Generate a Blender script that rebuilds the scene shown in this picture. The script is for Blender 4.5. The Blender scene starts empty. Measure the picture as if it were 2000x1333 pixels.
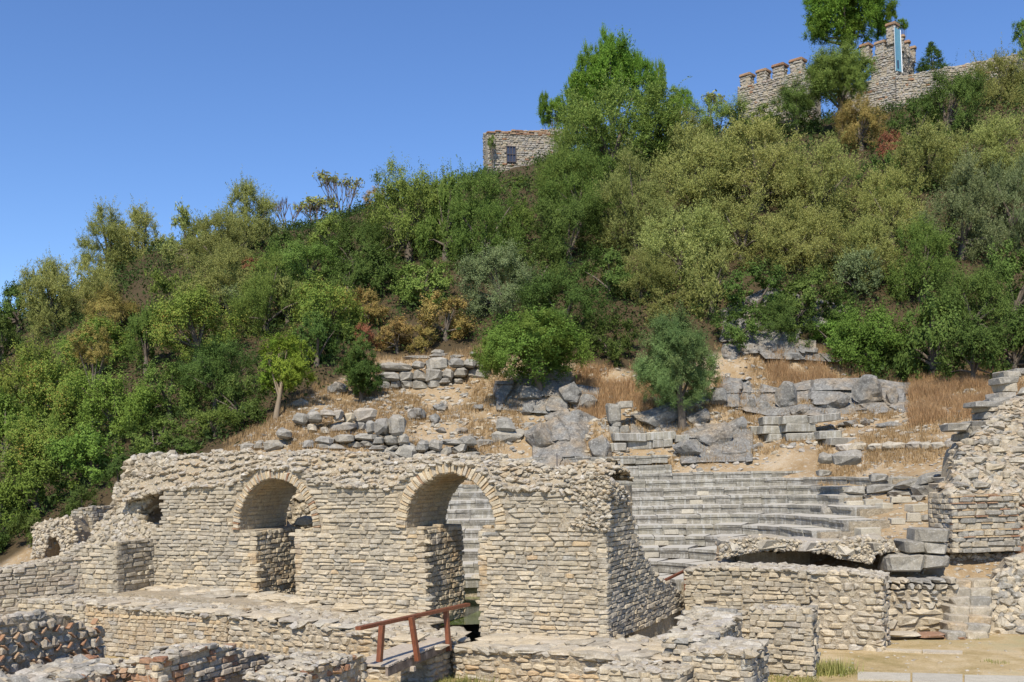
import bpy, math, random
import numpy as np
from mathutils import Vector, Matrix
from mathutils.geometry import tessellate_polygon
random.seed(7); rng = np.random.default_rng(7)
S = bpy.context.scene; C = S.collection
# ------------------------------------------------------------------ camera, sky, sun, exposure
F = 1962.0; PX, PY = 1000.0, 915.0; ROLL = 0.021; ZC = 3.45      # focal length and principal point, in photo pixels
cam_d = bpy.data.cameras.new('camera'); cam = bpy.data.objects.new('camera', cam_d); C.objects.link(cam)
cam_d.sensor_width = 36; cam_d.lens = 36*F/2000; cam_d.shift_y = (PY-666.5)/2000
cam_d.clip_start = .1; cam_d.clip_end = 3000
cam.matrix_world = Matrix.Translation((0, 0, ZC)) @ Matrix.Rotation(ROLL, 4, 'Y') @ Matrix.Rotation(math.pi/2, 4, 'X')
S.camera = cam
SUN_EL = math.radians(50); sh = Vector((-.25, -.968)).normalized()
to_sun = Vector((sh.x*math.cos(SUN_EL), sh.y*math.cos(SUN_EL), math.sin(SUN_EL)))
w = bpy.data.worlds.new('World'); S.world = w; w.use_nodes = True
nt = w.node_tree; bg = nt.nodes['Background']; sky = nt.nodes.new('ShaderNodeTexSky')
sky.sky_type = 'NISHITA'; sky.sun_disc = False; sky.sun_elevation = SUN_EL
sky.sun_rotation = math.atan2(to_sun.x, to_sun.y); sky.altitude = 300; sky.air_density = 1.0
sky.dust_density = .1; sky.ozone_density = 5.0
hs = nt.nodes.new('ShaderNodeHueSaturation'); hs.inputs['Saturation'].default_value = 1.12; hs.inputs['Hue'].default_value = .508; nt.links.new(sky.outputs[0], hs.inputs['Color']); nt.links.new(hs.outputs[0], bg.inputs[0]); bg.inputs[1].default_value = .135
sun_d = bpy.data.lights.new('sun', 'SUN'); sun_d.energy = 4.3; sun_d.angle = math.radians(.53); sun_d.color = (1, .93, .81)
sun = bpy.data.objects.new('sun', sun_d); C.objects.link(sun); sun.rotation_euler = to_sun.to_track_quat('Z', 'Y').to_euler()
S.view_settings.view_transform = 'Standard'; S.view_settings.look = 'None'
S.view_settings.exposure = 0.36; S.view_settings.gamma = 1; S.view_settings.use_curve_mapping = False

# ------------------------------------------------------------------ helpers: pixel <-> world
cr, sr = math.cos(ROLL), math.sin(ROLL)
def uv(x, y):
    dx, dy = x-PX, PY-y
    return (dx*cr+dy*sr)/F, (-dx*sr+dy*cr)/F
def P(x, y, D):
    u, v = uv(x, y); return Vector((u*D, D, ZC+v*D))
def project(p):
    u = p[0]/p[1]*F; v = (p[2]-ZC)/p[1]*F
    return PX+u*cr-v*sr, PY-(u*sr+v*cr)
WD = Vector((.8944, -.4472, 0)); ND = Vector((.4472, .8944, 0))   # along the stage wall (to the right), and into it
def hit(x, y, O, N=ND):                                           # ray through a pixel against a vertical plane
    u, v = uv(x, y); d = Vector((u, 1, v)); c = Vector((0, 0, ZC))
    s = (O-c).dot(N)/d.dot(N); return c+d*s
def plane_tz(x, y, O, T=WD, N=ND):
    p = hit(x, y, O, N); return (p-O).dot(T), p.z

# ------------------------------------------------------------------ terrain
TD = [0, 20, 24.0, 24.8, 26, 29, 33, 36, 38, 40, 42, 44, 47, 52, 60, 70, 80, 95, 130, 400]
TX = [-1500, 0, 300, 600, 800, 1000, 1200, 1500, 1700, 2000, 3200]
TZ = [
 [-.6,-.6,-.6,-.6,-.6,-.6,-.3, 0, .5, 1, 1.5, 2, 3, 4, 5, 6, 6, 5, 3, 0],
 [-.6,-.6,-.6,-.6,-.5,-.3, .3,1.2, 2,2.8,3.5,4.3,5.5,7.3,10.5,13.6,14.5, 12, 6, 0],
 [-.6,-.6,-.6,-.6,-.4,-.1, 1,2.4,3.4,4.2, 5,5.8,7.2,9.8, 14.6, 19, 20, 17, 9, 0],
 [-.6,-.6,-.6,-.4,-.3, 0, 2,4.0,4.9,5.7,6.3,7.1,8.6, 11.2, 16, 20.3, 22.5, 20, 10, 0],
 [-.6,-.6,-.6,-.1,-.04,-.04,1.4,3.6,4.5,5.5,6.2,6.95,8.8, 12, 17, 22, 25, 22, 12, 0],
 [-.6,-.6,-.6,-.1,-.04,-.04, .9,2.4,3.7,5.2,6.2,7.1,9.5, 13,18.5, 24,27.2, 26, 14, 0],
 [-.6,-.6,-.6,-.1,-.04,-.04, .9,2.4,3.6,5.2,6.3,7.2,9.8,13.5, 19, 25,28.5, 28, 15, 0],
 [-.6,-.6,-.6,-.3, 0, .5,1.7,2.9,4.0,5.0,6.1,7.4,10.4, 15, 21, 26, 30, 29, 16, 0],
 [-.6,-.6,-.6, .5,1.2,2.0,3.0,4.1,4.9,5.6,6.2,7.2,9.6, 14,20.5, 27, 31, 30, 16, 0],
 [-.6,-.6,-.6, .5,1.2,2.6,3.9,4.9,5.6,6.2,6.8,7.8,10.2,15.3,23, 30, 33, 32, 16, 0],
 [-.6,-.6,-.6, .5,1.2,2.6,3.9,4.9,5.6,6.2,6.8,7.8,10.2,15.3,23, 31, 34, 33, 16, 0]]
TZ = np.array(TZ, float); TD = np.array(TD, float); TU = (np.array(TX, float)-PX)/F
def vnoise(x, y, s=1.0, seed=0):
    x = np.asarray(x, float)/s; y = np.asarray(y, float)/s
    xi = np.floor(x).astype(int); yi = np.floor(y).astype(int); fx = x-xi; fy = y-yi
    fx = fx*fx*(3-2*fx); fy = fy*fy*(3-2*fy)
    def h(a, b):
        n = np.sin(a*127.1+b*311.7+seed*74.7)*43758.5453; return n-np.floor(n)
    return (h(xi, yi)*(1-fx)+h(xi+1, yi)*fx)*(1-fy)+(h(xi, yi+1)*(1-fx)+h(xi+1, yi+1)*fx)*fy
def ground(X, D):
    X = np.atleast_1d(np.asarray(X, float)); D = np.atleast_1d(np.asarray(D, float))
    u = np.clip(X/np.maximum(D, 1), TU[0], TU[-1]-1e-6); Dc = np.clip(D, 0, 399)
    i = np.clip(np.searchsorted(TU, u, 'right')-1, 0, len(TU)-2); fu = (u-TU[i])/(TU[i+1]-TU[i])
    j = np.clip(np.searchsorted(TD, Dc, 'right')-1, 0, len(TD)-2); fd = (Dc-TD[j])/(TD[j+1]-TD[j])
    z = (TZ[i, j]*(1-fd)+TZ[i, j+1]*fd)*(1-fu)+(TZ[i+1, j]*(1-fd)+TZ[i+1, j+1]*fd)*fu
    a = np.clip((D-27)/12, 0, 1)
    z = z + a*((vnoise(X, D, 1.7, 1)-.5)*.5+(vnoise(X, D, .6, 2)-.5)*.22) + (vnoise(X, D, .5, 3)-.5)*.03 - .015
    return z
def g1(X, D): return float(ground(X, D)[0])
def march(x, y, d0=26, d1=82):
    u, v = uv(x, y); D = np.linspace(d0, d1, 400); z = ground(u*D, D); r = ZC+v*D
    k = np.nonzero(r <= z)[0]
    return float(D[k[0]]) if len(k) else d1
def onground(x, y, d0=22, d1=82):
    D = march(x, y, d0, d1); return P(x, y, D)
FLX = [-600, 0, 60, 280, 460, 560, 740, 950, 1200, 1290, 1400, 1600, 1700, 1950, 2100, 2700]
FLY = [1120, 1105, 1065, 960, 870, 800, 700, 690, 720, 735, 690, 690, 765, 735, 720, 700]

# ------------------------------------------------------------------ helpers: materials
def ramp(nt, cols, fac):
    r = nt.nodes.new('ShaderNodeValToRGB'); e = r.color_ramp.elements
    while len(e) < len(cols): e.new(.5)
    for i, (p, c) in enumerate(cols): e[i].position = p; e[i].color = (*c, 1)
    nt.links.new(fac, r.inputs[0]); return r.outputs[0]
def noise(nt, vec, scale, detail=4, rough=.6):
    n = nt.nodes.new('ShaderNodeTexNoise'); n.inputs['Scale'].default_value = scale
    n.inputs['Detail'].default_value = detail; n.inputs['Roughness'].default_value = rough
    nt.links.new(vec, n.inputs['Vector']); return n.outputs['Fac']
def mixc(nt, a, b, fac, mode='MIX'):
    m = nt.nodes.new('ShaderNodeMix'); m.data_type = 'RGBA'; m.blend_type = mode
    for k, v in ((0, fac), (6, a), (7, b)):
        if isinstance(v, (int, float)): m.inputs[k].default_value = v
        elif isinstance(v, tuple): m.inputs[k].default_value = (*v, 1)
        else: nt.links.new(v, m.inputs[k])
    return m.outputs[2]
def math_(nt, op, a, b=0.0, c=None):
    m = nt.nodes.new('ShaderNodeMath'); m.operation = op
    for k, v in enumerate((a, b) if c is None else (a, b, c)):
        if isinstance(v, (int, float)): m.inputs[k].default_value = v
        else: nt.links.new(v, m.inputs[k])
    return m.outputs[0]
def newmat(name):
    m = bpy.data.materials.new(name); m.use_nodes = True
    return m, m.node_tree, m.node_tree.nodes['Principled BSDF'], m.node_tree.nodes.new('ShaderNodeNewGeometry')
M = {}
def stone_mat(name, cols, stain=(.17, .14, .10), stain_amt=.62, warm=(.46, .34, .19), warm_amt=.3, bump=.35, bscale=26, lichen=.25, streak=0, tread=0):
    m, nt, b, geo = newmat(name); pos = geo.outputs['Position']
    oi = nt.nodes.new('ShaderNodeObjectInfo')
    r = math_(nt, 'FRACT', math_(nt, 'ADD', oi.outputs['Random'], geo.outputs['Random Per Island']))
    col = ramp(nt, [(i/(len(cols)-1), c) for i, c in enumerate(cols)], r)
    r2 = math_(nt, 'FRACT', math_(nt, 'MULTIPLY', r, 7.31))
    col = mixc(nt, col, (1, 1, 1), math_(nt, 'MULTIPLY', r2, .0))
    big = noise(nt, pos, .9, 3); mid = noise(nt, pos, 5, 5, .7); fine = noise(nt, pos, 38, 4, .7)
    col = mixc(nt, col, warm, math_(nt, 'MULTIPLY', ramp(nt, [(.45, (0,)*3), (.65, (1,)*3)], big), warm_amt))
    st = ramp(nt, [(.42, (0,)*3), (.68, (1,)*3)], mid)
    col = mixc(nt, col, stain, math_(nt, 'MULTIPLY', st, stain_amt))
    li = ramp(nt, [(.56, (0,)*3), (.66, (1,)*3)], noise(nt, pos, 13, 3, .6))
    col = mixc(nt, col, (.62, .60, .55), math_(nt, 'MULTIPLY', li, lichen))
    if streak:
        mp = nt.nodes.new('ShaderNodeMapping'); mp.inputs['Scale'].default_value = (4.5, 4.5, .35); nt.links.new(pos, mp.inputs[0])
        sk = ramp(nt, [(.5, (0,)*3), (.62, (1,)*3)], noise(nt, mp.outputs[0], 1.6, 4, .7))
        col = mixc(nt, col, (.5, .49, .45), math_(nt, 'MULTIPLY', sk, streak))
    col = mixc(nt, col, ramp(nt, [(.25, (.68,)*3), (.75, (1.25,)*3)], fine), 1.0, 'MULTIPLY')
    nt.links.new(col, b.inputs['Base Color']); b.inputs['Roughness'].default_value = .93; b.inputs['Specular IOR Level'].default_value = .15
    bp = nt.nodes.new('ShaderNodeBump'); bp.inputs['Strength'].default_value = bump; bp.inputs['Distance'].default_value = .05
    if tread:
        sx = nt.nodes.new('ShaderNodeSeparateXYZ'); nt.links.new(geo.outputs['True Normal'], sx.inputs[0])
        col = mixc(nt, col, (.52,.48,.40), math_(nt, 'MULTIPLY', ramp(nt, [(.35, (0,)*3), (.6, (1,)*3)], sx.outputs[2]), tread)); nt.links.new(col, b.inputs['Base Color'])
    h = math_(nt, 'ADD', noise(nt, pos, bscale, 5, .7), math_(nt, 'MULTIPLY', noise(nt, pos, bscale*.3, 3, .6), 1.5))
    nt.links.new(h, bp.inputs['Height']); nt.links.new(bp.outputs[0], b.inputs['Normal']); M[name] = m; return m
stone_mat('wall_stone', [(0.380,0.335,0.257),(0.449,0.392,0.299),(0.407,0.364,0.289),(0.476,0.412,0.299),(0.387,0.348,0.280),(0.449,0.385,0.280),(0.353,0.311,0.241),(0.490,0.439,0.347)], warm_amt=.15)
stone_mat('cream_stone', [(0.501,0.423,0.299),(0.543,0.459,0.329),(0.474,0.409,0.309),(0.563,0.480,0.349),(0.515,0.426,0.289),(0.481,0.420,0.329)], stain_amt=.3, warm_amt=.35, warm=(.55,.43,.26))
stone_mat('flush_stone', [(0.438,0.357,0.244),(0.483,0.401,0.281),(0.423,0.357,0.266),(0.513,0.437,0.325),(0.469,0.371,0.244)], stain_amt=.5, warm_amt=.6, warm=(.46,.32,.17), bump=.6)
stone_mat('shade_stone', [(0.437,0.380,0.276),(0.494,0.425,0.310),(0.529,0.425,0.276),(0.402,0.356,0.287)], stain_amt=.45, warm=(.40,.25,.11), warm_amt=.55)
stone_mat('grey_stone', [(.25,.235,.20),(.33,.305,.26),(.28,.265,.23),(.38,.355,.30),(.33,.30,.245)], stain=(.12,.11,.095), stain_amt=.6, warm=(.42,.33,.2), warm_amt=.2, lichen=.3)
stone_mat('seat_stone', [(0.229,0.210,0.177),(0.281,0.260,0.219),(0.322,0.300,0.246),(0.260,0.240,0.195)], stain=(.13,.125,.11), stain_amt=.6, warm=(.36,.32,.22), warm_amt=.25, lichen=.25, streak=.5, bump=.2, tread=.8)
stone_mat('rubble', [(0.394,0.351,0.276),(0.493,0.449,0.363),(0.444,0.371,0.257),(0.355,0.322,0.276),(0.552,0.507,0.429)], warm_amt=.2, stain_amt=.45)
stone_mat('mortar', [(0.389,0.326,0.231),(0.420,0.357,0.263)], stain=(.19,.16,.12), stain_amt=.5, warm=(.42,.32,.19), warm_amt=.4, lichen=.25, bump=.9, bscale=14)
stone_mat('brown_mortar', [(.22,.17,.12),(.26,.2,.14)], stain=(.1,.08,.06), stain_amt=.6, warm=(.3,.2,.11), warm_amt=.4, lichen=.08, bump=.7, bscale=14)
stone_mat('brick', [(0.320,0.160,0.088),(0.376,0.216,0.120),(0.272,0.136,0.080),(0.400,0.264,0.160),(0.336,0.192,0.112)], stain=(.2,.15,.11), stain_amt=.45, lichen=.18, warm_amt=.1)
stone_mat('tan_brick', [(.50,.37,.22),(.54,.42,.26),(.46,.33,.2)], stain_amt=.25, lichen=.1, warm_amt=.1)
stone_mat('dark_stone', [(.34,.28,.21),(.44,.375,.29),(.38,.31,.225),(.50,.44,.35),(.36,.31,.245)], stain=(.17,.135,.1), stain_amt=.5, lichen=.3, warm_amt=.1)
stone_mat('worked_block', [(.46,.42,.33),(.52,.475,.38),(.42,.385,.31)], stain_amt=.25, lichen=.1, warm_amt=.1, bump=.12)
stone_mat('castle_stone', [(0.352,0.329,0.285),(0.405,0.374,0.322),(0.317,0.294,0.258),(0.440,0.409,0.359),(0.334,0.267,0.221)], stain_amt=.4)
stone_mat('cliff', [(0.218,0.210,0.190),(0.251,0.242,0.218)], stain=(.09,.085,.078), stain_amt=.8, warm=(.36,.26,.15), warm_amt=.6, lichen=.3, bump=.9, bscale=5)

def leaf_mat(name, cols, trans=.24, rough=.75):
    m, nt, b, geo = newmat(name); oi = nt.nodes.new('ShaderNodeObjectInfo')
    f = math_(nt, 'ADD', math_(nt, 'MULTIPLY', geo.outputs['Random Per Island'], .42),
              math_(nt, 'MULTIPLY', noise(nt, geo.outputs['Position'], .55, 4), .6))
    col = ramp(nt, cols, f)
    hs = nt.nodes.new('ShaderNodeHueSaturation'); nt.links.new(col, hs.inputs['Color'])
    nt.links.new(math_(nt, 'ADD', .485, math_(nt, 'MULTIPLY', oi.outputs['Random'], .03)), hs.inputs['Hue'])
    r2 = math_(nt, 'FRACT', math_(nt, 'MULTIPLY', oi.outputs['Random'], 13.7))
    nt.links.new(math_(nt, 'ADD', .82, math_(nt, 'MULTIPLY', r2, .36)), hs.inputs['Value'])
    nt.links.new(hs.outputs[0], b.inputs['Base Color']); b.inputs['Roughness'].default_value = rough; b.inputs['Specular IOR Level'].default_value = .08
    tr = nt.nodes.new('ShaderNodeBsdfTranslucent'); nt.links.new(hs.outputs[0], tr.inputs[0])
    mx = nt.nodes.new('ShaderNodeMixShader'); mx.inputs[0].default_value = trans
    nt.links.new(b.outputs[0], mx.inputs[1]); nt.links.new(tr.outputs[0], mx.inputs[2])
    nt.links.new(mx.outputs[0], nt.nodes['Material Output'].inputs[0]); M[name] = m
leaf_mat('leaf_olive', [(.15,(0.15,0.175,0.045)),(.5,(0.28,0.30,0.085)),(.85,(0.45,0.44,0.16))])
leaf_mat('leaf_dark', [(.15,(.05,.080,.017)),(.5,(.095,.145,.032)),(.85,(.175,.235,.06))])
leaf_mat('leaf_mid', [(.15,(.085,.135,.028)),(.5,(.165,.235,.048)),(.85,(.29,.355,.09))])
leaf_mat('leaf_bright', [(.15,(.08,.13,.02)),(.5,(.15,.235,.04)),(.8,(.24,.34,.07)),(.93,(.30,.19,.07))])
leaf_mat('leaf_lime', [(.15,(0.116,0.179,0.021)),(.5,(0.210,0.294,0.037)),(.85,(0.336,0.399,0.063))])
leaf_mat('leaf_red', [(.12,(.10,.16,.03)),(.48,(.20,.28,.05)),(.68,(.30,.34,.07)),(.80,(.42,.22,.07)),(.90,(.50,.38,.10))])
leaf_mat('leaf_ochre', [(.15,(0.172,0.149,0.040)),(.5,(0.287,0.230,0.069)),(.8,(0.437,0.287,0.103)),(.92,(0.253,0.276,0.069))])
leaf_mat('leaf_rust', [(.15,(0.220,0.100,0.050)),(.5,(0.360,0.150,0.080)),(.85,(0.420,0.250,0.120))])
leaf_mat('leaf_grey', [(.15,(.10,.135,.055)),(.5,(.195,.245,.10)),(.85,(.36,.40,.20))])
leaf_mat('leaf_gap_shade', [(.15,(.022,.038,.010)),(.5,(.045,.07,.018)),(.85,(.09,.12,.035))], trans=.15)  # shade between the crowns put into the leaf colour
leaf_mat('leaf_sage', [(.15,(.07,.115,.035)),(.5,(.135,.20,.065)),(.85,(.25,.32,.12))])
leaf_mat('leaf_pine', [(.15,(0.068,0.135,0.019)),(.5,(0.149,0.257,0.034)),(.85,(0.270,0.392,0.061))])
leaf_mat('grass_dry', [(.1,(.30,.20,.09)),(.5,(.44,.31,.15)),(.9,(.58,.44,.24))], trans=.2)
leaf_mat('grass_rust', [(.1,(.30,.19,.09)),(.5,(.44,.29,.14)),(.9,(.58,.42,.22))], trans=.2)
leaf_mat('grass_green', [(.1,(.12,.15,.035)),(.5,(.26,.25,.08)),(.9,(.46,.38,.17))])
def plain(name, cols, scale=8, rough=.8, bump=.2, stretch=(1, 1, 1), spec=.3):
    m, nt, b, geo = newmat(name); mp = nt.nodes.new('ShaderNodeMapping'); mp.inputs['Scale'].default_value = stretch
    nt.links.new(geo.outputs['Position'], mp.inputs[0]); n = noise(nt, mp.outputs[0], scale, 5, .65)
    r = math_(nt, 'ADD', math_(nt, 'MULTIPLY', n, .8), math_(nt, 'MULTIPLY', geo.outputs['Random Per Island'], .2))
    nt.links.new(ramp(nt, cols, r), b.inputs['Base Color']); b.inputs['Roughness'].default_value = rough; b.inputs['Specular IOR Level'].default_value = spec
    bp = nt.nodes.new('ShaderNodeBump'); bp.inputs['Strength'].default_value = bump; bp.inputs['Distance'].default_value = .02
    nt.links.new(n, bp.inputs['Height']); nt.links.new(bp.outputs[0], b.inputs['Normal']); M[name] = m; return m
plain('bark', [(.3,(.07,.055,.04)),(.7,(.19,.155,.12))], 9, .9, .6, (1, 1, .2))
plain('pale_bark', [(.3,(.2,.15,.1)),(.7,(.34,.27,.19))], 9, .9, .6, (1, 1, .2))
plain('twig', [(.3,(.13,.10,.09)),(.7,(.26,.2,.18))], 9, .9, .3)
plain('red_wood', [(.3,(.10,.032,.015)),(.7,(.24,.08,.035))], 22, .5, .25, (1, 1, .3), .4)
plain('deck_wood', [(.3,(.32,.265,.205)),(.7,(.52,.45,.36))], 14, .85, .3)
plain('beam_wood', [(.3,(.08,.065,.055)),(.5,(.17,.13,.1)),(.75,(.36,.3,.25))], 6, .85, .3)
plain('banner_cloth', [(.3,(.14,.30,.42)),(.55,(.17,.38,.46)),(.75,(.24,.44,.44))], 1.1, .6, .05)
plain('banner_edge', [(.3,(.75,.78,.8)),(.7,(.85,.86,.88))], 3, .6, .05)
plain('iron', [(.3,(.05,.045,.05)),(.7,(.12,.10,.10))], 20, .6, .2)
plain('window_dark', [(.3,(.03,.035,.06)),(.7,(.06,.07,.10))], 4, .25, .05, spec=.5)
plain('dark_soil', [(.3,(.07,.05,.03)),(.7,(.16,.12,.08))], 4, .95, .6)

def ground_mat():
    m, nt, b, geo = newmat('soil'); pos = geo.outputs['Position']
    at = nt.nodes.new('ShaderNodeAttribute'); at.attribute_name = 'zone'
    sp = nt.nodes.new('ShaderNodeSeparateColor'); nt.links.new(at.outputs['Color'], sp.inputs[0])
    n1 = noise(nt, pos, .7, 5, .65); n2 = noise(nt, pos, 6, 5, .7); n3 = noise(nt, pos, 40, 3, .7)
    dry = ramp(nt, [(.3, (.24,.165,.09)), (.5, (.34,.245,.14)), (.7, (.42,.33,.22))], n1)
    dry = mixc(nt, dry, (.42,.38,.31), ramp(nt, [(.54, (0,)*3), (.64, (.8,)*3)], n2))
    dry = mixc(nt, dry, (.26,.17,.08), ramp(nt, [(.56, (0,)*3), (.7, (.7,)*3)], noise(nt, pos, 2.3, 4)))
    flat = ramp(nt, [(.3, (.27,.215,.09)), (.45, (.40,.30,.15)), (.6, (.50,.39,.23)), (.75, (.54,.44,.29))], noise(nt, pos, 1.1, 5, .7))
    flat = mixc(nt, flat, (.15,.17,.05), math_(nt, 'MULTIPLY', ramp(nt, [(.55, (0,)*3), (.65, (1,)*3)], noise(nt, pos, .55, 4)), .35))
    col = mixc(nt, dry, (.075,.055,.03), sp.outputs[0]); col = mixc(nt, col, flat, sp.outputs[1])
    orc = ramp(nt, [(.4, (.30,.27,.22)), (.6, (.42,.38,.31))], n1)
    col = mixc(nt, col, orc, sp.outputs[2])
    col = mixc(nt, col, ramp(nt, [(.3, (.75,)*3), (.7, (1.2,)*3)], n3), 1.0, 'MULTIPLY')
    nt.links.new(col, b.inputs['Base Color']); b.inputs['Roughness'].default_value = .97; b.inputs['Specular IOR Level'].default_value = .1
    bp = nt.nodes.new('ShaderNodeBump'); bp.inputs['Strength'].default_value = .6; bp.inputs['Distance'].default_value = .06
    nt.links.new(math_(nt, 'ADD', n2, math_(nt, 'MULTIPLY', n3, .4)), bp.inputs['Height']); nt.links.new(bp.outputs[0], b.inputs['Normal'])
    M['soil'] = m
ground_mat()
def water_mat():
    m, nt, b, geo = newmat('pond_water')
    col = ramp(nt, [(.4, (.05,.075,.02)), (.6, (.10,.13,.03))], noise(nt, geo.outputs['Position'], 1.5, 4))
    nt.links.new(col, b.inputs['Base Color']); b.inputs['Roughness'].default_value = .08
    bp = nt.nodes.new('ShaderNodeBump'); bp.inputs['Strength'].default_value = .06; bp.inputs['Distance'].default_value = .02
    nt.links.new(noise(nt, geo.outputs['Position'], 9, 3), bp.inputs['Height']); nt.links.new(bp.outputs[0], b.inputs['Normal']); M['pond_water'] = m
water_mat()

# ------------------------------------------------------------------ helpers: meshes and objects
def mesh_np(name, v, polys, mats, mi=None, smooth=False):
    """polys: list of (n x k) int arrays of equal-size polygons"""
    me = bpy.data.meshes.new(name); v = np.asarray(v, np.float32)
    loops = np.concatenate([p.ravel() for p in polys]); tot = np.concatenate([np.full(len(p), p.shape[1]) for p in polys])
    st = np.concatenate([[0], np.cumsum(tot)[:-1]])
    me.vertices.add(len(v)); me.vertices.foreach_set('co', v.ravel()); me.loops.add(len(loops)); me.loops.foreach_set('vertex_index', loops.astype(np.int32))
    me.polygons.add(len(tot)); me.polygons.foreach_set('loop_start', st.astype(np.int32)); me.polygons.foreach_set('loop_total', tot.astype(np.int32))
    for m in mats: me.materials.append(M[m] if isinstance(m, str) else m)
    if mi is not None: me.polygons.foreach_set('material_index', np.asarray(mi, np.int32))
    me.polygons.foreach_set('use_smooth', np.full(len(tot), smooth)); me.update(calc_edges=True); return me
def link(name, me, parent=None, mw=None):
    o = bpy.data.objects.new(name, me); C.objects.link(o)
    if parent is not None: o.parent = parent; o.matrix_parent_inverse = parent.matrix_basis.inverted()
    if mw is not None: o.matrix_basis = mw
    return o
def thing(name, label, cat, loc=(0, 0, 0), group=None):
    o = bpy.data.objects.new(name, None); C.objects.link(o); o.location = loc; o.empty_display_size = .3
    o.matrix_basis = Matrix.Translation(loc); o['label'] = label; o['category'] = cat
    if group: o['group'] = group
    return o
def tag(o, label, cat, group=None):
    o['label'] = label; o['category'] = cat
    if group: o['group'] = group
    return o
class Tpl:
    def __init__(s, v, polys): s.v = np.asarray(v, float); s.polys = [np.asarray(p, int) for p in polys if len(p)]; s.cache = {}
    def mesh(s, mat, name='stone'):
        if mat not in s.cache: s.cache[mat] = mesh_np(name, s.v, s.polys, [mat])
        return s.cache[mat]
def bevel_box(seed, b=.13, jit=.05):
    r = np.random.default_rng(seed); V = []; idx = {}
    for sx in (-1, 1):
        for sy in (-1, 1):
            for sz in (-1, 1):
                c = np.array([sx, sy, sz])*.5 + r.normal(0, jit, 3)*np.array([1, .6, 1])
                for ax in range(3):
                    p = c.copy(); bb = b*(.7+.8*r.random())
                    for k in range(3):
                        if k != ax: p[k] -= np.sign([sx, sy, sz][k])*bb
                    idx[(sx, sy, sz, ax)] = len(V); V.append(p)
    q = []; t = []
    for ax in range(3):
        o = [k for k in range(3) if k != ax]
        for s in (-1, 1):
            f = []
            for a, b2 in ((-1, -1), (1, -1), (1, 1), (-1, 1)):
                k = [0]*3; k[ax] = s; k[o[0]] = a; k[o[1]] = b2; f.append(idx[(*k, ax)])
            if (s > 0) != (ax != 1): f = f[::-1]
            q.append(f)
    for ax in range(3):                                            # edges running along ax
        o = [k for k in range(3) if k != ax]
        for a in (-1, 1):
            for b2 in (-1, 1):
                def I(e, f): k = [0]*3; k[ax] = e; k[o[0]] = a; k[o[1]] = b2; return idx[(*k, f)]
                q.append([I(-1, o[0]), I(1, o[0]), I(1, o[1]), I(-1, o[1])])
    for sx in (-1, 1):
        for sy in (-1, 1):
            for sz in (-1, 1): t.append([idx[(sx, sy, sz, k)] for k in range(3)])
    V = np.array(V)
    def fix(L):
        out = []
        for f in L:
            p = V[f]; n = np.cross(p[1]-p[0], p[2]-p[0])
            out.append(f if n.dot(p.mean(0)) > 0 else f[::-1])
        return out
    return Tpl(V, [fix(q), fix(t)])
BOX = [bevel_box(i, .11, .06) for i in range(16)]
CRISP = [bevel_box(100+i, .05, .02) for i in range(6)]
LUMP = [bevel_box(200+i, .2, .08) for i in range(10)]
def ico(sub):
    import bmesh
    bm = bmesh.new(); bmesh.ops.create_icosphere(bm, subdivisions=sub, radius=.5)
    v = np.array([x.co[:] for x in bm.verts]); f = np.array([[q.index for q in p.verts] for p in bm.faces]); bm.free(); return v, f
iv1, if1 = ico(1); iv3, if3 = ico(3); iv4, if4 = ico(4)
def rock(seed, v0, f0, amp=.16):
    r = np.random.default_rng(seed); v = v0.copy()
    if len(v) < 20: v = v*(1+r.normal(0, amp, (len(v), 1)))
    else:
        for _ in range(16):                                         # chop with planes for flat broken faces
            n = r.normal(size=3); n /= np.linalg.norm(n); d = .2+.16*r.random(); s = v@n; k = s > d; v[k] -= np.outer(s[k]-d, n)*.97
        for sc, a in ((.3, .16), (.13, .09), (.06, .05)):
            o = r.random(3)*9; v *= 1+a*((vnoise(v[:, 0]+o[0]+v[:, 2]*.7, v[:, 1]+o[1]-v[:, 2]*.6, sc, seed)-.5)*2)[:, None]
    return Tpl(v, [f0])
PEB = [rock(i, iv1, if1, .17) for i in range(10)]
BOULD = [rock(50+i, iv3, if3) for i in range(7)]
def xf(c, ax, ay, az):                                             # matrix from centre and three scaled axes
    return Matrix(((ax.x, ay.x, az.x, c.x), (ax.y, ay.y, az.y, c.y), (ax.z, ay.z, az.z, c.z), (0, 0, 0, 1)))
def merged(name, items, parent=None, stuff=True):                  # items: (template, material, matrix)
    mats = sorted({i[1] for i in items}); V = []; Q = {}; MI = {}; off = 0
    by = {}
    for t, m, mw in items: by.setdefault((id(t), m), [t, []])[1].append(mw)
    for (_, m), (t, L) in by.items():
        A = np.array([[list(r) for r in mw] for mw in L]); v = np.einsum('nij,kj->nki', A[:, :3, :3], t.v)+A[:, None, :3, 3]
        n, k = len(L), len(t.v); V.append(v.reshape(-1, 3)); base = off+np.arange(n)*k; off += n*k
        for p in t.polys:
            w_ = p.shape[1]; Q.setdefault(w_, []).append((p[None]+base[:, None, None]).reshape(-1, w_)); MI.setdefault(w_, []).append(np.full(n*len(p), mats.index(m)))
    ks = sorted(Q); me = mesh_np(name, np.concatenate(V), [np.concatenate(Q[k]) for k in ks], mats, np.concatenate([np.concatenate(MI[k]) for k in ks]))
    o = link(name, me, parent)
    if stuff: o['kind'] = 'stuff'
    return o
def pieces(parent, items, name='stone', limit=300, rest=None):     # items: (template, material, matrix, weight)
    items = sorted(items, key=lambda i: -i[3])
    for t, m, mw, _ in items[:limit]: link(name, t.mesh(m, name), parent, mw)
    if items[limit:]: merged(rest or 'small_'+name+'s', [i[:3] for i in items[limit:]], parent)
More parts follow.
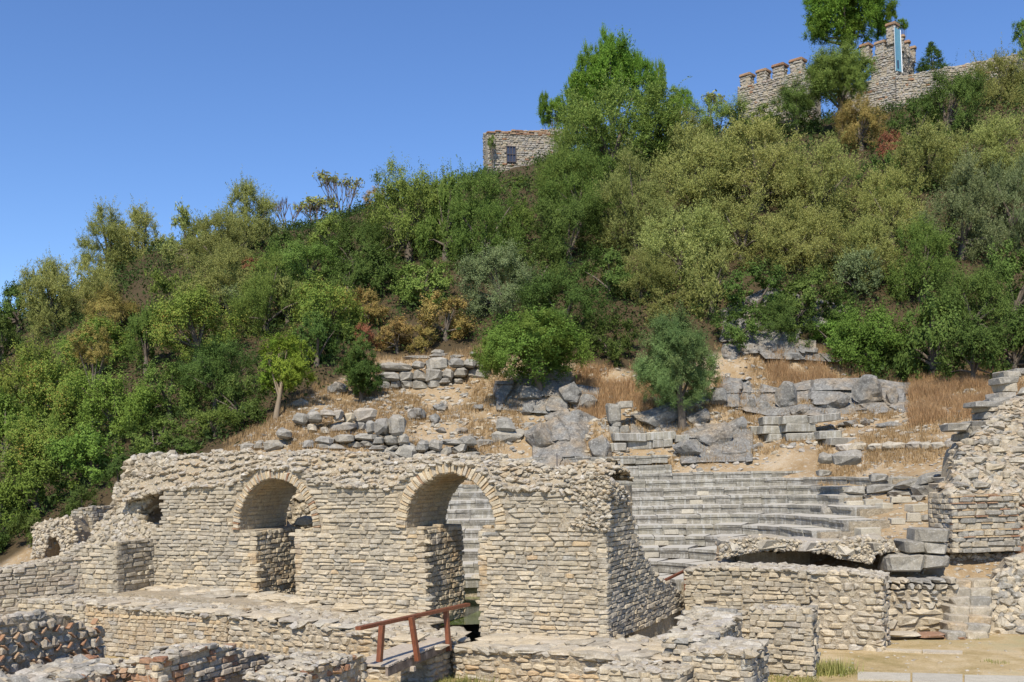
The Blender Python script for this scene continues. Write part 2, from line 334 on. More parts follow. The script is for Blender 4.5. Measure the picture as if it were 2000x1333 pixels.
def weight(c, a): return a/max(1, (c.y*c.y))*(3 if -0.56 < c.x/max(c.y, 1) < .56 and c.y > 0 and c.z > ZC-.21*c.y-.1 else .05)
def prism(name, pts, T, N, O, depth, mat, parent, d0=0.0):         # outline (t,z) extruded along N
    n = len(pts); f = [O+T*t+Vector((0, 0, z))+N*d0 for t, z in pts]; b = [p+N*(depth-d0) for p in f]
    tri = tessellate_polygon([[Vector((t, z, 0)) for t, z in pts]]); V = [p[:] for p in f+b]
    tris = [list(a) for a in tri]+[[a[0]+n, a[2]+n, a[1]+n] for a in tri]
    q = [[i, (i+1) % n, (i+1) % n+n, i+n] for i in range(n)]
    return link(name, mesh_np(name, V, [np.array(tris), np.array(q)], [mat]), parent)
def boxes(name, L, mat, parent=None):                              # L: (centre, size vector, basis 3 axes)
    t = Tpl(*[np.array([[x, y, z] for x in (-.5, .5) for y in (-.5, .5) for z in (-.5, .5)]), [np.array([[0,1,3,2],[4,6,7,5],[0,4,5,1],[2,3,7,6],[0,2,6,4],[1,5,7,3]])]])
    return merged(name, [(t, mat, xf(c, a*s[0], b*s[1], d*s[2])) for c, s, (a, b, d) in L], parent, stuff=False)
UP = Vector((0, 0, 1)); XA = Vector((1, 0, 0)); YA = Vector((0, 1, 0))
def face(acc, O, T, N, L, z0, ztop, hc=.115, ll=(.18, .42), dep=.2, mat=None, skip=None, jit=.012, prot=.02, tpl=BOX, wave=.012, s0=0.0, drop=.0):
    """courses of stones on a vertical face; O origin (world z 0), T along, N outward"""
    z = z0; row = 0
    zf = ztop if callable(ztop) else (lambda t: ztop)
    zmax = max(zf(s0+L*k/60) for k in range(61))
    while z < zmax:
        h = hc*random.uniform(.8, 1.2); t = s0-random.uniform(0, ll[0])
        while t < s0+L:
            l = random.uniform(*ll); t0 = max(t, s0-.02); t1 = min(t+l, s0+L+.02); t += l
            if t1-t0 < .05: continue
            tc = (t0+t1)/2; zc = z+h/2
            if zc > zf(tc)+random.uniform(-.03, .03): continue
            if skip and skip(tc, zc): continue
            if random.random() < drop: continue
            pr = prot*random.uniform(-.9, 1.6); d = dep
            c = O+T*tc+UP*(zc+wave*math.sin(tc*1.7+row*.35)+random.uniform(-jit, jit)*.5)+N*(pr-d/2)
            a = random.uniform(-.02, .02); Ta = (T+UP*a).normalized(); Ua = (UP-T*a).normalized()
            m = mat(tc, zc) if callable(mat) else mat
            acc.append((random.choice(tpl), m, xf(c, Ta*(t1-t0-.01)*random.uniform(.95, 1.02), N*-d, Ua*(h-.006)*random.uniform(.86, 1.03)), weight(c, (t1-t0)*h)))
        z += h; row += 1
def rand_rot():
    q = rng.normal(size=4); q /= np.linalg.norm(q); from mathutils import Quaternion
    return Quaternion(q.tolist()).to_matrix()
ROT = [rand_rot() for _ in range(80)]
def rub(acc, c, s, mat='rubble', flat=.6, tpl=PEB):
    R = random.choice(ROT); a, b, d = (R @ XA, R @ YA, R @ UP)
    mw = Matrix.Diagonal((1, 1, flat, 1)) @ xf(Vector((0, 0, 0)), a*s*random.uniform(.8, 1.5), b*s*random.uniform(.7, 1.1), d*s*random.uniform(.6, 1))
    mw = Matrix.Translation(c) @ mw; acc.append((random.choice(tpl), mat, mw))
def choose(d):
    ks = list(d); ws = [d[k] for k in ks]; return lambda t=0, z=0: random.choices(ks, ws)[0]
def interp(pts):
    xs = [p[0] for p in pts]; ys = [p[1] for p in pts]; return lambda t: float(np.interp(t, xs, ys))

# ------------------------------------------------------------------ the ground
def build_ground():
    us = np.concatenate([np.linspace(-1.6, -.62, 20, endpoint=False), np.linspace(-.62, .62, 330), np.linspace(.63, 1.6, 20)])
    Ds = np.concatenate([np.linspace(.5, 16, 12, endpoint=False), np.arange(16, 48, .13), np.linspace(48, 95, 70), [110, 130, 170, 250, 399, 900, 2500]])
    U, D = np.meshgrid(us, Ds); X = U*D; Z = ground(X, D); Z = Z.reshape(U.shape)
    v = np.stack([X.ravel(), D.ravel(), Z.ravel()], 1); n = len(us); m = len(Ds)
    i = np.arange((m-1)*n).reshape(m-1, n)[:, :-1].ravel()
    f = np.stack([i, i+1, i+n+1, i+n], 1)
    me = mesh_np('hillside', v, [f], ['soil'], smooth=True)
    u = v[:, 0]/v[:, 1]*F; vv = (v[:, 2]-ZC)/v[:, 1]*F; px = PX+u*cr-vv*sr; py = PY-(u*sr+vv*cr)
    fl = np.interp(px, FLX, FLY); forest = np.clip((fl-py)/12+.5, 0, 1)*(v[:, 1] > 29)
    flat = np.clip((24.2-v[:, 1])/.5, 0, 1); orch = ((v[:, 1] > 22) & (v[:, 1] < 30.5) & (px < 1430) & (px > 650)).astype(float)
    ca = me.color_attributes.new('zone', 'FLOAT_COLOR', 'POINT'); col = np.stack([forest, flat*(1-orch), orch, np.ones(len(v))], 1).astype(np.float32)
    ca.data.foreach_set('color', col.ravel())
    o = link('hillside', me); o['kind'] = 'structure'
    th = np.linspace(0, 2*math.pi, 40, endpoint=False)
    v = [(-1.5+3.6*math.cos(a), 25.0+2.7*math.sin(a), .0) for a in th]
    o = link('orchestra_water', mesh_np('orchestra_water', v, [np.arange(40)[None]], ['pond_water'])); o['kind'] = 'structure'
build_ground()

# ------------------------------------------------------------------ the stage building: front wall with two arches
O = Vector((1.84, 20.0, 0)); LX = -13.6                            # t runs from LX (left) to 0 (right corner)
TH = 1.77
def tz(x, y): return plane_tz(x, y, O)
def arch(jl, jr, sl, sr_, ys, yc, ys2=None):
    tl = tz(jl, ys)[0]; tr = tz(jr, ys)[0]; a = tz(sl, ys)[0]; b = tz(sr_, ys)[0]; zs = tz((sl+sr_)/2, ys)[1]; zc = tz((sl+sr_)/2, yc)[1]
    return dict(jl=tl, jr=tr, a=a, b=b, zs=zs, zc=zc, c=(a+b)/2, rx=(b-a)/2, rz=zc-zs)
A1 = arch(497, 578, 467, 612, 1037, 935); A2 = arch(825, 937, 793, 967, 1033, 925)
def in_open(t, z, m=0.0, ring=0.0):
    for A in (A1, A2):
        if z < A['zs']:
            if A['jl']-m < t < A['jr']+m: return True
        else:
            e = ((t-A['c'])/(A['rx']+ring+m))**2+((z-A['zs'])/(A['rz']+ring+m))**2
            if e < 1: return True
    return False
topx = [(95, 1000), (300, 960), (325, 952), (450, 940), (500, 914), (540, 909), (580, 914), (620, 940), (760, 948), (800, 920), (840, 903), (880, 897), (925, 905), (962, 935), (990, 950), (1120, 952), (1195, 948), (1260, 948)]
crx = [(200, 930), (250, 900), (330, 888), (480, 884), (600, 886), (700, 892), (760, 896), (880, 893), (960, 901), (1050, 913), (1120, 905), (1170, 905), (1198, 915), (1205, 940), (1260, 945)]
ztopf = interp([tz(x, y) for x, y in topx]); zcrest = interp([tz(x, y) for x, y in crx])
t_left = tz(294, 1050)[0]; zlow = tz(300, 1030)[1]; t_up = tz(318, 1000)[0]
zcap = ztopf; ztopf = lambda t: zcap(t) if t > t_up else zlow
SW = thing('ruined_stage_wall', 'long pale ruined wall of thin coursed stones pierced by two round arches', 'ruin wall', (O.x, O.y, 0))
def arc(A, n=22): return [(A['c']-A['rx']*math.cos(math.pi*k/n), A['zs']+A['rz']*math.sin(math.pi*k/n)) for k in range(n+1)]
ts = sorted([p for p in np.linspace(t_left, -.05, 60)]+[t_up-.01, t_up+.01])
outline = [(t_left, -.6)]
for A in (A1, A2): outline += [(A['jl'], -.6), (A['jl'], A['zs']-.001)]+arc(A)+[(A['jr'], A['zs']-.001), (A['jr'], -.6)]
outline += [(-.05, -.6)]+[(t, ztopf(t)-.03) for t in ts[::-1]]
prism('wall_core', outline, WD, ND, O, TH-.05, 'mortar', SW, .028)
acc = []
def zone_mat(t, z):
    x, y = project(O+WD*t+UP*z)
    near = min(abs(t-A1['jl']), abs(t-A1['jr']), abs(t-A2['jl']), abs(t-A2['jr']), abs(t-A2['a']), abs(t-A1['b']))
    p = .12
    if near < .55 and z < 2.9: p = .7
    if z < .75: p = max(p, .72)
    elif z < 1.15: p = max(p, .4)
    r = random.random()
    return 'cream_stone' if r < p else ('tan_brick' if r > .985 else 'wall_stone' if r < .97 else 'grey_stone')
def holes(t, z):
    if in_open(t, z, .0, .0): return True
    for A in (A1, A2):
        if z >= A['zs']-.05 and ((t-A['c'])/(A['rx']+.27))**2+((z-A['zs'])/(A['rz']+.27))**2 < 1: return True
    x, y = project(O+WD*t+UP*z)
    if x > 1122+25*math.sin(y*.09)and y < 1030+.22*(x-1122)*.5: return True
    for hx, hy in ((1067, 1112), (1158, 1112), (1078, 982), (696, 1000), (1155, 1158)):
        if abs(x-hx) < 7 and abs(y-hy) < 5: return True
    return False
def tall(t):                                                      # facing tops, a bit ragged
    return ztopf(t)-.02-.12*max(0, math.sin(t*5.3+1)*math.sin(t*2.1))
face(acc, O, WD, -ND, -t_left, -.12, tall, .092, (.15, .48), .2, zone_mat, holes, s0=t_left, prot=.017)
# returning end wall on the right, stepping down to the back
Oc = O.copy(); R0 = lambda x, y: ((hit(x, y, Oc, WD)-Oc).dot(ND), hit(x, y, Oc, WD).z)
side = [R0(*p) for p in ((1192, 934), (1203, 940), (1222, 956), (1229, 990), (1240, 1030), (1252, 1062), (1266, 1095), (1290, 1128), (1312, 1140), (1332, 1162), (1336, 1180))]
side[0] = (0, side[1][1]); sidef = interp(side); SL = side[-1][0]
sacc = []
face(acc, O, ND, WD, SL, -.1, lambda s: sidef(s)-.03, .092, (.14, .40), .2, choose({'wall_stone': 6, 'cream_stone': 3}), None, prot=.016, jit=.012)
prism('end_wall_core', [(.06, -.6), (SL-.05, -.6)]+[(s, z-.06) for s, z in side[::-1] if s > .06 and s < SL-.05]+[(.06, side[0][1]-.1)], ND, -WD, O, 1.15, 'mortar', SW, .05)
# jambs of the two openings, vault stones
for A in (A1, A2):
    face(acc, O+WD*(A['jl']+.045), ND, WD, TH-.04, -.1, A['zs']-.01, .112, (.14, .3), .2, choose({'shade_stone': 5, 'cream_stone': 3}), None, prot=.012)
    face(acc, O+WD*(A['jr']-.045), ND, -WD, TH-.04, -.1, A['zs']-.01, .112, (.14, .3), .2, choose({'shade_stone': 5}), None, prot=.01)
    n = 34
    for k in range(n):
        a = math.pi*(k+.5)/n; s = 0.26
        while s < TH-.05:
            l = random.uniform(.2, .4); s1 = min(s+l, TH-.02)
            c = O+WD*(A['c']-(A['rx']+.035)*math.cos(a))+UP*(A['zs']+(A['rz']+.035)*math.sin(a))+ND*((s+s1)/2)
            rad = (WD*-math.cos(a)*A['rz']+UP*math.sin(a)*A['rx']).normalized(); tan = rad.cross(ND).normalized()
            acc.append((random.choice(BOX), 'shade_stone', xf(c, ND*(s1-s-.02), rad*.1, tan*(math.pi*(A['rx']+A['rz'])/2/n-.014)), weight(c, .004))); s = s1
pieces(SW, acc)
vac = []; bac = []
for A, n, bm, r_ in ((A1, 60, 'tan_brick', .2), (A2, 48, 'tan_brick', .26)):
    for k in range(n):
        f = (k+.5)/n
        isb = (k % 2 == 0)
        lo, hi = ((-.12, 1.12) if A is A1 else (.0, 1.0))
        a = math.pi*(lo*0+f) if A is A2 else math.pi*f
        ctr = O+WD*(A['c']-(A['rx']+r_/2)*math.cos(a))+UP*(A['zs']+(A['rz']+r_/2)*math.sin(a))
        rad = (WD*-math.cos(a)*A['rz']+UP*math.sin(a)*A['rx']).normalized(); tan = rad.cross(ND).normalized()
        arcl = math.pi*((A['rx']+A['rz'])/2+r_/2)/n
        wd = arcl*(.55 if isb else 1.32)
        d = .24; c = ctr-ND*(.02+random.uniform(0, .02))+ND*d/2
        it = (random.choice(CRISP if isb else BOX), (bm if random.random() < (.75 if A is A1 else .95) else 'brick') if isb else ('cream_stone' if A is A2 else random.choice(['wall_stone', 'cream_stone'])),
              xf(c, tan*wd, ND*d, rad*r_*random.uniform(.9, 1.08)), 1)
        (bac if isb else vac).append(it)
pieces(SW, bac, 'brick'); pieces(SW, vac, 'voussoir')
# rubble cap along the broken top
def cap():
    nt_, ns = 150, 12; tt = np.linspace(tz(232, 900)[0], -.03, nt_); V = []
    for j in range(ns+1):
        s = TH*j/ns
        for t in tt:
            zt = zcap(t)-.05; zc = max(zcrest(t), zt+.02); f = min(1, s/.85); f = f*f*(3-2*f)
            z = zt+(zc-zt)*f-.35*max(0, (s-1.1)/.7)
            z += (float(vnoise(t*1., s, .35, 5)[()])-.5)*.22*min(1, s*3+.15)+(float(vnoise(t, s, .12, 6)[()])-.5)*.09
            V.append((O+WD*t+ND*(s+.03)+UP*z)[:])
    n = nt_; i = np.arange(ns*n).reshape(ns, n)[:, :-1].ravel()
    link('rubble_cap', mesh_np('rubble_cap', V, [np.stack([i, i+1, i+n+1, i+n], 1)], ['mortar'], smooth=False), SW)
    V = np.array(V); L = []
    for _ in range(8500):
        k = random.randrange(ns*n); p = Vector(V[k])+WD*random.uniform(-.05, .05)+ND*random.uniform(-.08, .08)
        s = random.choice((.06, .08, .1, .14, .2)); rub(L, p-UP*.01, s, random.choice(('rubble', 'rubble', 'wall_stone', 'flush_stone')), .6)
    for _ in range(900):                                           # broken core where the facing fell off, top right corner
        x = random.uniform(1118, 1225); y = random.uniform(925, 1040)
        if x < 1192:
            if not holes(*tz(x, y)): continue
            p = hit(x, y, O)+ND*random.uniform(-.04, .04)
        else:
            s, z = R0(x, y)
            if s < 0 or z > sidef(s)-.05 or y > 985: continue
            p = Oc+ND*s+UP*z+WD*.02
        if in_open(*tz(x, y), .3): continue
        rub(L, p, random.choice((.07, .1, .14)), random.choice(('rubble', 'wall_stone', 'flush_stone')), .7)
    for _ in range(500):                                           # ragged top of the end wall
        s = random.uniform(0, SL); p = Oc+ND*s-WD*random.uniform(0, 1.1)+UP*(sidef(s)-.06); rub(L, p, random.choice((.1, .14, .2)), random.choice(('rubble', 'wall_stone')), .6)
    merged('loose_rubble', L, SW)
cap()

# ------------------------------------------------------------------ generic wall segments
def wall(name, label, cat, p0, T, L, th, z0, prof, hc=.11, ll=(.15, .38), mat='wall_stone', core='mortar', ends='R', top_n=None, jit=.015, prot=.02, tpl=BOX, skip=None, group=None, topmat=('rubble', 'wall_stone'), drop=0.0, endmat=None, wave=.012, top_s=(.06, .1, .15, .2)):
    """p0: left end of the visible face, T: direction to the right, thickness away from the camera"""
    T = T.normalized(); N = Vector((-T.y, T.x, 0)); O_ = Vector((p0[0], p0[1], 0)); th_ = thing(name, label, cat, (p0[0], p0[1], z0), group)
    pf = interp(prof) if not callable(prof) else prof
    tt = np.linspace(0, L, 14); prism('core', [(0.04, z0-.1), (L-.04, z0-.1)]+[(min(max(t, .04), L-.04), pf(t)-.05) for t in tt[::-1]], T, N, O_, th-.04, core, th_, .026)
    a = []; face(a, O_, T, -N, L, z0, pf, hc, ll, .18, mat, skip, jit=jit, prot=prot, tpl=tpl, drop=drop, wave=wave)
    if 'R' in ends: face(a, O_+T*L, N, T, th, z0, pf(L), hc, ll, .16, endmat or mat, None, jit=jit, prot=prot, tpl=tpl, drop=drop)
    if 'L' in ends: face(a, O_, N, -T, th, z0, pf(0), hc, ll, .16, endmat or mat, None, jit=jit, prot=prot, tpl=tpl, drop=drop)
    pieces(th_, a)
    n = top_n if top_n is not None else int(L*th*95); Lr = []
    for _ in range(n):
        t = random.uniform(0, L); s = random.uniform(0, th); sz = random.choice(top_s)
        rub(Lr, O_+T*t+N*s+UP*(pf(t)-.04+.02*random.random()), sz, random.choice(topmat), .45)
    if Lr: merged('top_rubble', Lr, th_)
    return th_, O_, T, N
def slabs(th_, O_, T, N, L, th, pf, n=10, size=(.3, .7), mat='wall_stone', name='cap_slab', h=.08, edge=True):
    it = []; t = 0
    while t < L-.1:
        l = random.uniform(*size); d = min(th, random.uniform(.35, .6))
        c = O_+T*(t+l/2)+N*(d/2-.07*random.random())+UP*(pf(t+l/2)+h/2-.02)
        a = random.uniform(-.15, .15); Ta = (T*math.cos(a)+N*math.sin(a)); Na = (N*math.cos(a)-T*math.sin(a))
        it.append((random.choice(LUMP), mat() if callable(mat) else mat, xf(c, Ta*(l-.02), Na*d, UP*h*random.uniform(.8, 1.4)), weight(c, l*d))); t += l
    pieces(th_, it, name)
CR = choose({'cream_stone': 5, 'wall_stone': 3, 'rubble': 1}); FL = choose({'flush_stone': 5, 'cream_stone': 2, 'rubble': 1}); GR = choose({'wall_stone': 4, 'grey_stone': 3, 'cream_stone': 1}); BR = choose({'dark_stone': 5, 'brick': 2, 'grey_stone': 1})
RED = choose({'brick': 4, 'dark_stone': 2, 'cream_stone': 1})

# the podium ledges in front of the stage wall
def tfront(x, y, off): return plane_tz(x, y, O-ND*off)
off = 2.45; Of = O-ND*off
ta, tb = tfront(165, 1180, off)[0], tfront(440, 1180, off)[0]
def seg(t): return Of+WD*t
pA = interp([(0, .56), (2, .5), (4, .48)])
r = wall('podium_wall', 'low cream podium wall with brick band below the left end of the arcade', 'ruin wall', seg(ta), WD, tb-ta, 1.4, -.62, pA, .1, (.14, .34),
     lambda t, z: 'tan_brick' if .3 < z < .36 or -.15 < z < -.05 and random.random() < .4 else FL(), ends='R', prot=.008, jit=.02, top_s=(.08, .14, .22, .3)); slabs(*r[:1], r[1], r[2], r[3], tb-ta, 1.2, pA, mat=CR)
tc = tfront(838, 1240, off)[0]; pB = interp([(0, .46), (1.5, .42), (3.5, .3), (tc-tb, .05)])
r = wall('podium_wall', 'long low podium wall of cream rubble left of the wooden footbridge', 'ruin wall', seg(tb+.03), WD, tc-tb-.03, 1.5, -.62, pB, .12, (.14, .34),
     lambda t, z: 'tan_brick' if -.22 < z < -.1 and random.random() < .3 else FL(), ends='R', top_s=(.08, .14, .22, .3), jit=.035, prot=.01, tpl=LUMP); slabs(*r[:1], r[1], r[2], r[3], tc-tb, 1.2, pB, mat=CR)
# rubble ledge stepping up to the foot of the stage wall, left of the doorway
LT = thing('foundation_ledge', 'stepped ledge of flat rubble slabs between podium and arcade foot', 'ruin ledge', (seg(-7))[:])
ledge = interp([tz(*p) for p in ((95, 1150), (300, 1142), (440, 1150), (580, 1168), (750, 1192), (825, 1215), (900, 1242), (1000, 1246), (1190, 1252), (1330, 1200))])
lz = []
tL, tR = tz(150, 1150)[0], tz(905, 1230)[0]
pts = [(tL, -.6), (tR, -.6)]+[(t, ledge(t)-.06) for t in np.linspace(tR, tL, 12)]
prism('core', pts, WD, ND, O-ND*1.25, 1.2, 'mortar', LT, .0)
acc = []
for row, (o1, dz) in enumerate(((1.3, -.16), (.95, -.09), (.55, -.03), (.2, .0))):
    t = tL
    while t < tR-(.9 if row == 0 else .5 if row == 1 else .05):
        l = random.uniform(.3, .8); d = random.uniform(.4, .6); c = O+WD*(t+l/2)-ND*(o1-d/2+random.uniform(-.08, .08))+UP*(ledge(t)+dz-.04+random.uniform(-.03, .03))
        a = random.uniform(-.2, .2)
        acc.append((random.choice(LUMP), CR(), xf(c, (WD+ND*a).normalized()*(l-.02), (ND-WD*a)*d, (UP+ND*.05)*random.uniform(.09, .15)), weight(c, l*d))); t += l
pieces(LT, acc, 'slab')
L = []
for _ in range(900):
    t = random.uniform(tL, tR); s = random.uniform(.0, 1.3); rub(L, O+WD*t-ND*s+UP*(ledge(t)-.06-.1*s), random.choice((.06, .1, .14, .2)), random.choice(('rubble', 'cream_stone')), .5)
merged('loose_rubble', L, LT)
# threshold platform right of the bridge
off2 = 1.75; Og = O-ND*off2; t0 = plane_tz(884, 1262, Og)[0]; t1 = plane_tz(1335, 1290, Og)[0]
pC = interp([(0, -.02), (2, 0), (5, .0)])
r = wall('threshold_platform', 'broad flat rubble platform carrying the right end of the arcade', 'ruin ledge', Og+WD*t0, WD, t1-t0, 2.3, -1.1, pC, .11, (.14, .4),
     lambda t, z: 'tan_brick' if -.5 < z < -.38 and random.random() < .5 else FL(), ends='RL', top_n=900, top_s=(.07, .12, .2, .32), jit=.03, prot=.03, tpl=LUMP); slabs(*r[:1], r[1], r[2], r[3], t1-t0, 1.5, pC, mat=CR, size=(.4, .9))
L = []; P1 = []
for row in range(3):
    t = t0+.1
    while t < t1+.2:
        l = random.uniform(.35, .8); c = Og+WD*(t+l/2)+ND*(.55+row*.45+random.uniform(-.1, .1))+UP*(.0+random.uniform(-.01, .03)); a = random.uniform(-.2, .2)
        P1.append((random.choice(LUMP), CR(), xf(c, (WD+ND*a)*(l-.02), (ND-WD*a)*.5, UP*.09), 1)); t += l
pieces(r[0], P1, 'paving_slab')

# ------------------------------------------------------------------ left pier, broken vault and the walls beyond
tl0, tl1 = plane_tz(100, 1100, O-ND*1.17)[0], plane_tz(228, 1100, O-ND*1.17)[0]
Ob = O-ND*1.17+WD*tl0; zb = [plane_tz(x, y, O-ND*1.17)[1] for x, y in ((100, 1088), (160, 1066), (228, 1058))]
wall('projecting_pier', 'square pier of grey coursed stones with a shaded side, left of the arcade', 'ruin wall', Ob, WD, tl1-tl0, 1.3, -.3, interp([(0, zb[0]), ((tl1-tl0)/2, zb[1]), (tl1-tl0, zb[2])]), .11, (.16, .42), choose({'wall_stone': 4, 'cream_stone': 3}), endmat='wall_stone')
def poly_wall(name, label, cat, poly, D0, kx=0.0, ky=0.0, th=1.0, sizes=(.1, .16, .24), n=500, mats=('rubble', 'wall_stone'), core='mortar', flat=.8, group=None, x0=None, y0=None, blocks=None, parent=None):
    """irregular ruin: outline in the photo set on a leaning plane at its own distance, thick, clad in stones"""
    cx = np.mean([p[0] for p in poly]) if x0 is None else x0; cy = max(p[1] for p in poly) if y0 is None else y0
    Df = lambda x, y: D0+kx*(x-cx)/100+ky*(cy-y)/100
    W = [P(x, y, Df(x, y)) for x, y in poly]; base = P(cx, cy, D0)
    th_ = parent or thing(name, label, cat, base[:], group)
    tri = tessellate_polygon([[Vector((x, y, 0)) for x, y in poly]]); nn = len(W); back = [p+Vector((.25, 1, -.05))*th for p in W]
    link('core', mesh_np('core', [p[:] for p in W+back], [np.array([list(a) for a in tri]+[[a[0]+nn, a[2]+nn, a[1]+nn] for a in tri]), np.array([[i, (i+1) % nn, (i+1) % nn+nn, i+nn] for i in range(nn)])], [core]), th_)
    def inside(x, y):
        c = False; j = nn-1
        for i in range(nn):
            (xi, yi), (xj, yj) = poly[i], poly[j]
            if (yi > y) != (yj > y) and x < (xj-xi)*(y-yi)/(yj-yi)+xi: c = not c
            j = i
        return c
    xs = [p[0] for p in poly]; ys = [p[1] for p in poly]; it = []; k = 0
    while k < n:
        x, y = random.uniform(min(xs), max(xs)), random.uniform(min(ys), max(ys))
        if not inside(x, y): k += .2; continue
        k += 1; s = random.choice(sizes); c = P(x, y, Df(x, y)); L = []; rub(L, c, s, random.choice(mats), flat); it.append((*L[0], weight(c, s*s)))
    for i in range(nn):                                            # stones along the broken edge, giving the thickness a rough rim
        a, b = W[i], W[(i+1) % nn]; m = max(1, int((b-a).length/.12))
        for q in range(m):
            p = a.lerp(b, (q+random.random())/m)+Vector((.25, 1, 0))*random.uniform(0, th*.5); s = random.choice(sizes); L = []; rub(L, p, s, random.choice(mats), flat); it.append((*L[0], weight(p, s*s)*.7))
    big = [i for i in it if weight(Vector((0, 0, 0)), 1) or True]
    pieces(th_, it, 'stone', min(160, len(it)), 'loose_rubble'); return th_
poly_wall('broken_vault', 'slumped rubble vault stump at the left end of the arcade with a dark hollow', 'ruin', [(186, 1052), (190, 1022), (222, 998), (222, 965), (246, 925), (248, 902), (268, 893), (330, 886), (345, 900), (330, 945), (322, 958), (302, 968), (288, 990), (272, 1004), (283, 1012), (283, 1026), (318, 1028), (322, 1058)],
          26.0, -.5, .25, 1.7, (.08, .12, .18, .26), 1100, ('rubble', 'wall_stone', 'rubble', 'mortar'))
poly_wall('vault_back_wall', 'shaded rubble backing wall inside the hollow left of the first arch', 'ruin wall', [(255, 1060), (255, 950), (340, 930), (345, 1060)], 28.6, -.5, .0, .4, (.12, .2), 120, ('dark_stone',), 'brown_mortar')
poly_wall('sloping_rubble_bank', 'bank of fallen rubble sloping down left of the pier', 'ruin', [(98, 1100), (130, 1078), (168, 1060), (190, 1038), (232, 1010), (300, 1030), (300, 1060), (228, 1066), (160, 1085)], 25.9, -.6, .6, .8, (.08, .12, .2), 380)
poly_wall('ruined_corner', 'small broken corner of wall standing before the trees at the far left', 'ruin wall', [(62, 1090), (66, 1024), (104, 1014), (140, 1008), (150, 1040), (150, 1088), (124, 1090), (110, 1046), (96, 1048), (84, 1090)], 29.5, 0, 0, .7, (.1, .16), 320, ('cream_stone', 'rubble'))
wall('grey_wall_stump', 'narrow grey coursed wall stump rising between the trees and the rubble bank', 'ruin wall', P(139, 1000, 30.5).xy, WD, .9, .8, -.2, interp([(0, P(160, 996, 30.3).z), (.9, P(185, 990, 30).z)]), .11, (.15, .35), GR)
wall('low_side_wall', 'dim low wall in front of the trees running to the left edge below the pier', 'ruin wall', P(-90, 1100, 23.3).xy, Vector((.66, .5, 0)), 3.0, 1.0, -.6, interp([(0, 1.2), (1.6, 1.35), (3.0, 1.55)]), .1, (.15, .4), choose({'dark_stone': 4, 'wall_stone': 3}))
wall('left_podium_return', 'cream coursed podium return between the dim low wall and brick band podium', 'ruin wall', (seg(ta-3.2)), WD, 3.15, 1.5, -.62, interp([(0, .62), (3.2, .52)]), .11, (.15, .4), CR)

# ------------------------------------------------------------------ foreground walls
def fwall(label, x0, D0, L, zt, th=.6, T=ND, z0=-1.0, mat=BR, tpl=LUMP, **k):
    p = P(x0, 1300, D0); return wall('foreground_wall', label, 'ruin wall', (p.x, p.y), T, L, th, z0, interp(zt), k.pop('hc', .12), k.pop('ll', (.1, .24)), mat, core='mortar', jit=.03, prot=.045, tpl=tpl, **k)
# herringbone wall, left edge
h = fwall('dark rubble wall with slanted bricks at the lower left edge', -40, 16.4, 2.5, [(0, 1.12), (1.2, 1.12), (1.75, 1.0), (2.1, .72), (2.5, .62)], .65, hc=.16, ll=(.14, .26), mat=choose({'dark_stone': 5, 'rubble': 1, 'grey_stone': 1}), ends='LR')
it = []
for row in range(5):
    for k in range(9):
        c = h[1]+h[2]*(.12+k*.27+.06*(row % 2)+random.uniform(-.03, .03))+UP*(.12+row*.17)-h[3]*.015
        if c.z > .9 or random.random() < .3: continue
        a = .8 if row % 2 == 0 else -.8; d = h[2]*math.cos(a)+UP*math.sin(a)
        it.append((random.choice(CRISP), 'brick', xf(c, d*.13, h[3]*.12, d.cross(h[3])*.026), 1))
pieces(h[0], it, 'slanted_brick')
fwall('low lit wall top with red bricks in the bottom left corner', -60, 13.9, 2.9, [(0, .36), (1.5, .36), (2.9, .40)], 1.3, hc=.1, mat=RED, ends='LR', top_s=(.08, .14, .24, .4), topmat=('rubble', 'grey_stone'))
q = P(270, 1300, 15.9)
fwall('brick and stone wall stub sloping down to the right, near the bottom left', 308, 15.6, 2.75, [(0, .56), (.5, .66), (1.3, .62), (2.0, .42), (2.75, .18)], .62, hc=.095, ll=(.12, .3), mat=choose({'brick': 3, 'dark_stone': 5, 'grey_stone': 1}), tpl=BOX, ends='L', endmat=choose({'cream_stone': 4, 'brick': 4, 'tan_brick': 2}))
fwall('dark brick rubble stub supporting the near end of the footbridge', 575, 15.5, 1.9, [(0, .25), (.6, .42), (1.3, .42), (1.9, .3)], 1.0, mat=choose({'dark_stone': 4, 'brick': 3, 'rubble': 1}), ends='LR', endmat=GR)
# walls at the bottom right
def rw(label, x, y, D, L, T, z, th=.6, z0=-1.0, **k):
    p = P(x, y, D); return wall('low_wall', label, 'ruin wall', (p.x, p.y), T, L, th, z0, interp(z), k.pop('hc', .1), (.14, .36), k.pop('mat', CR), jit=.025, prot=.03, **k)
rw('low rubble wall block at the bottom edge right of the platform', 1170, 1300, 16.8, 1.4, WD, [(0, .1), (1.4, .12)], .9, ends='R', endmat=GR)
rw('square topped rubble wall block touching the bottom edge, lit front', 1332, 1290, 16.9, 1.15, WD, [(0, .32), (1.15, .38)], 1.3, ends='LR', endmat=GR, top_s=(.1, .2, .35))
rw('rubble cross wall joining the two square wall ends at the lower right', 1392, 1290, 17.4, 2.1, ND, [(0, .4), (2.1, .62)], .9, ends='LR', mat=GR, top_s=(.1, .2, .35))
rw('taller square wall end beside the green grass at the lower right', 1466, 1290, 19.4, 1.16, WD, [(0, .66), (1.16, .68)], .7, ends='R', endmat=GR)
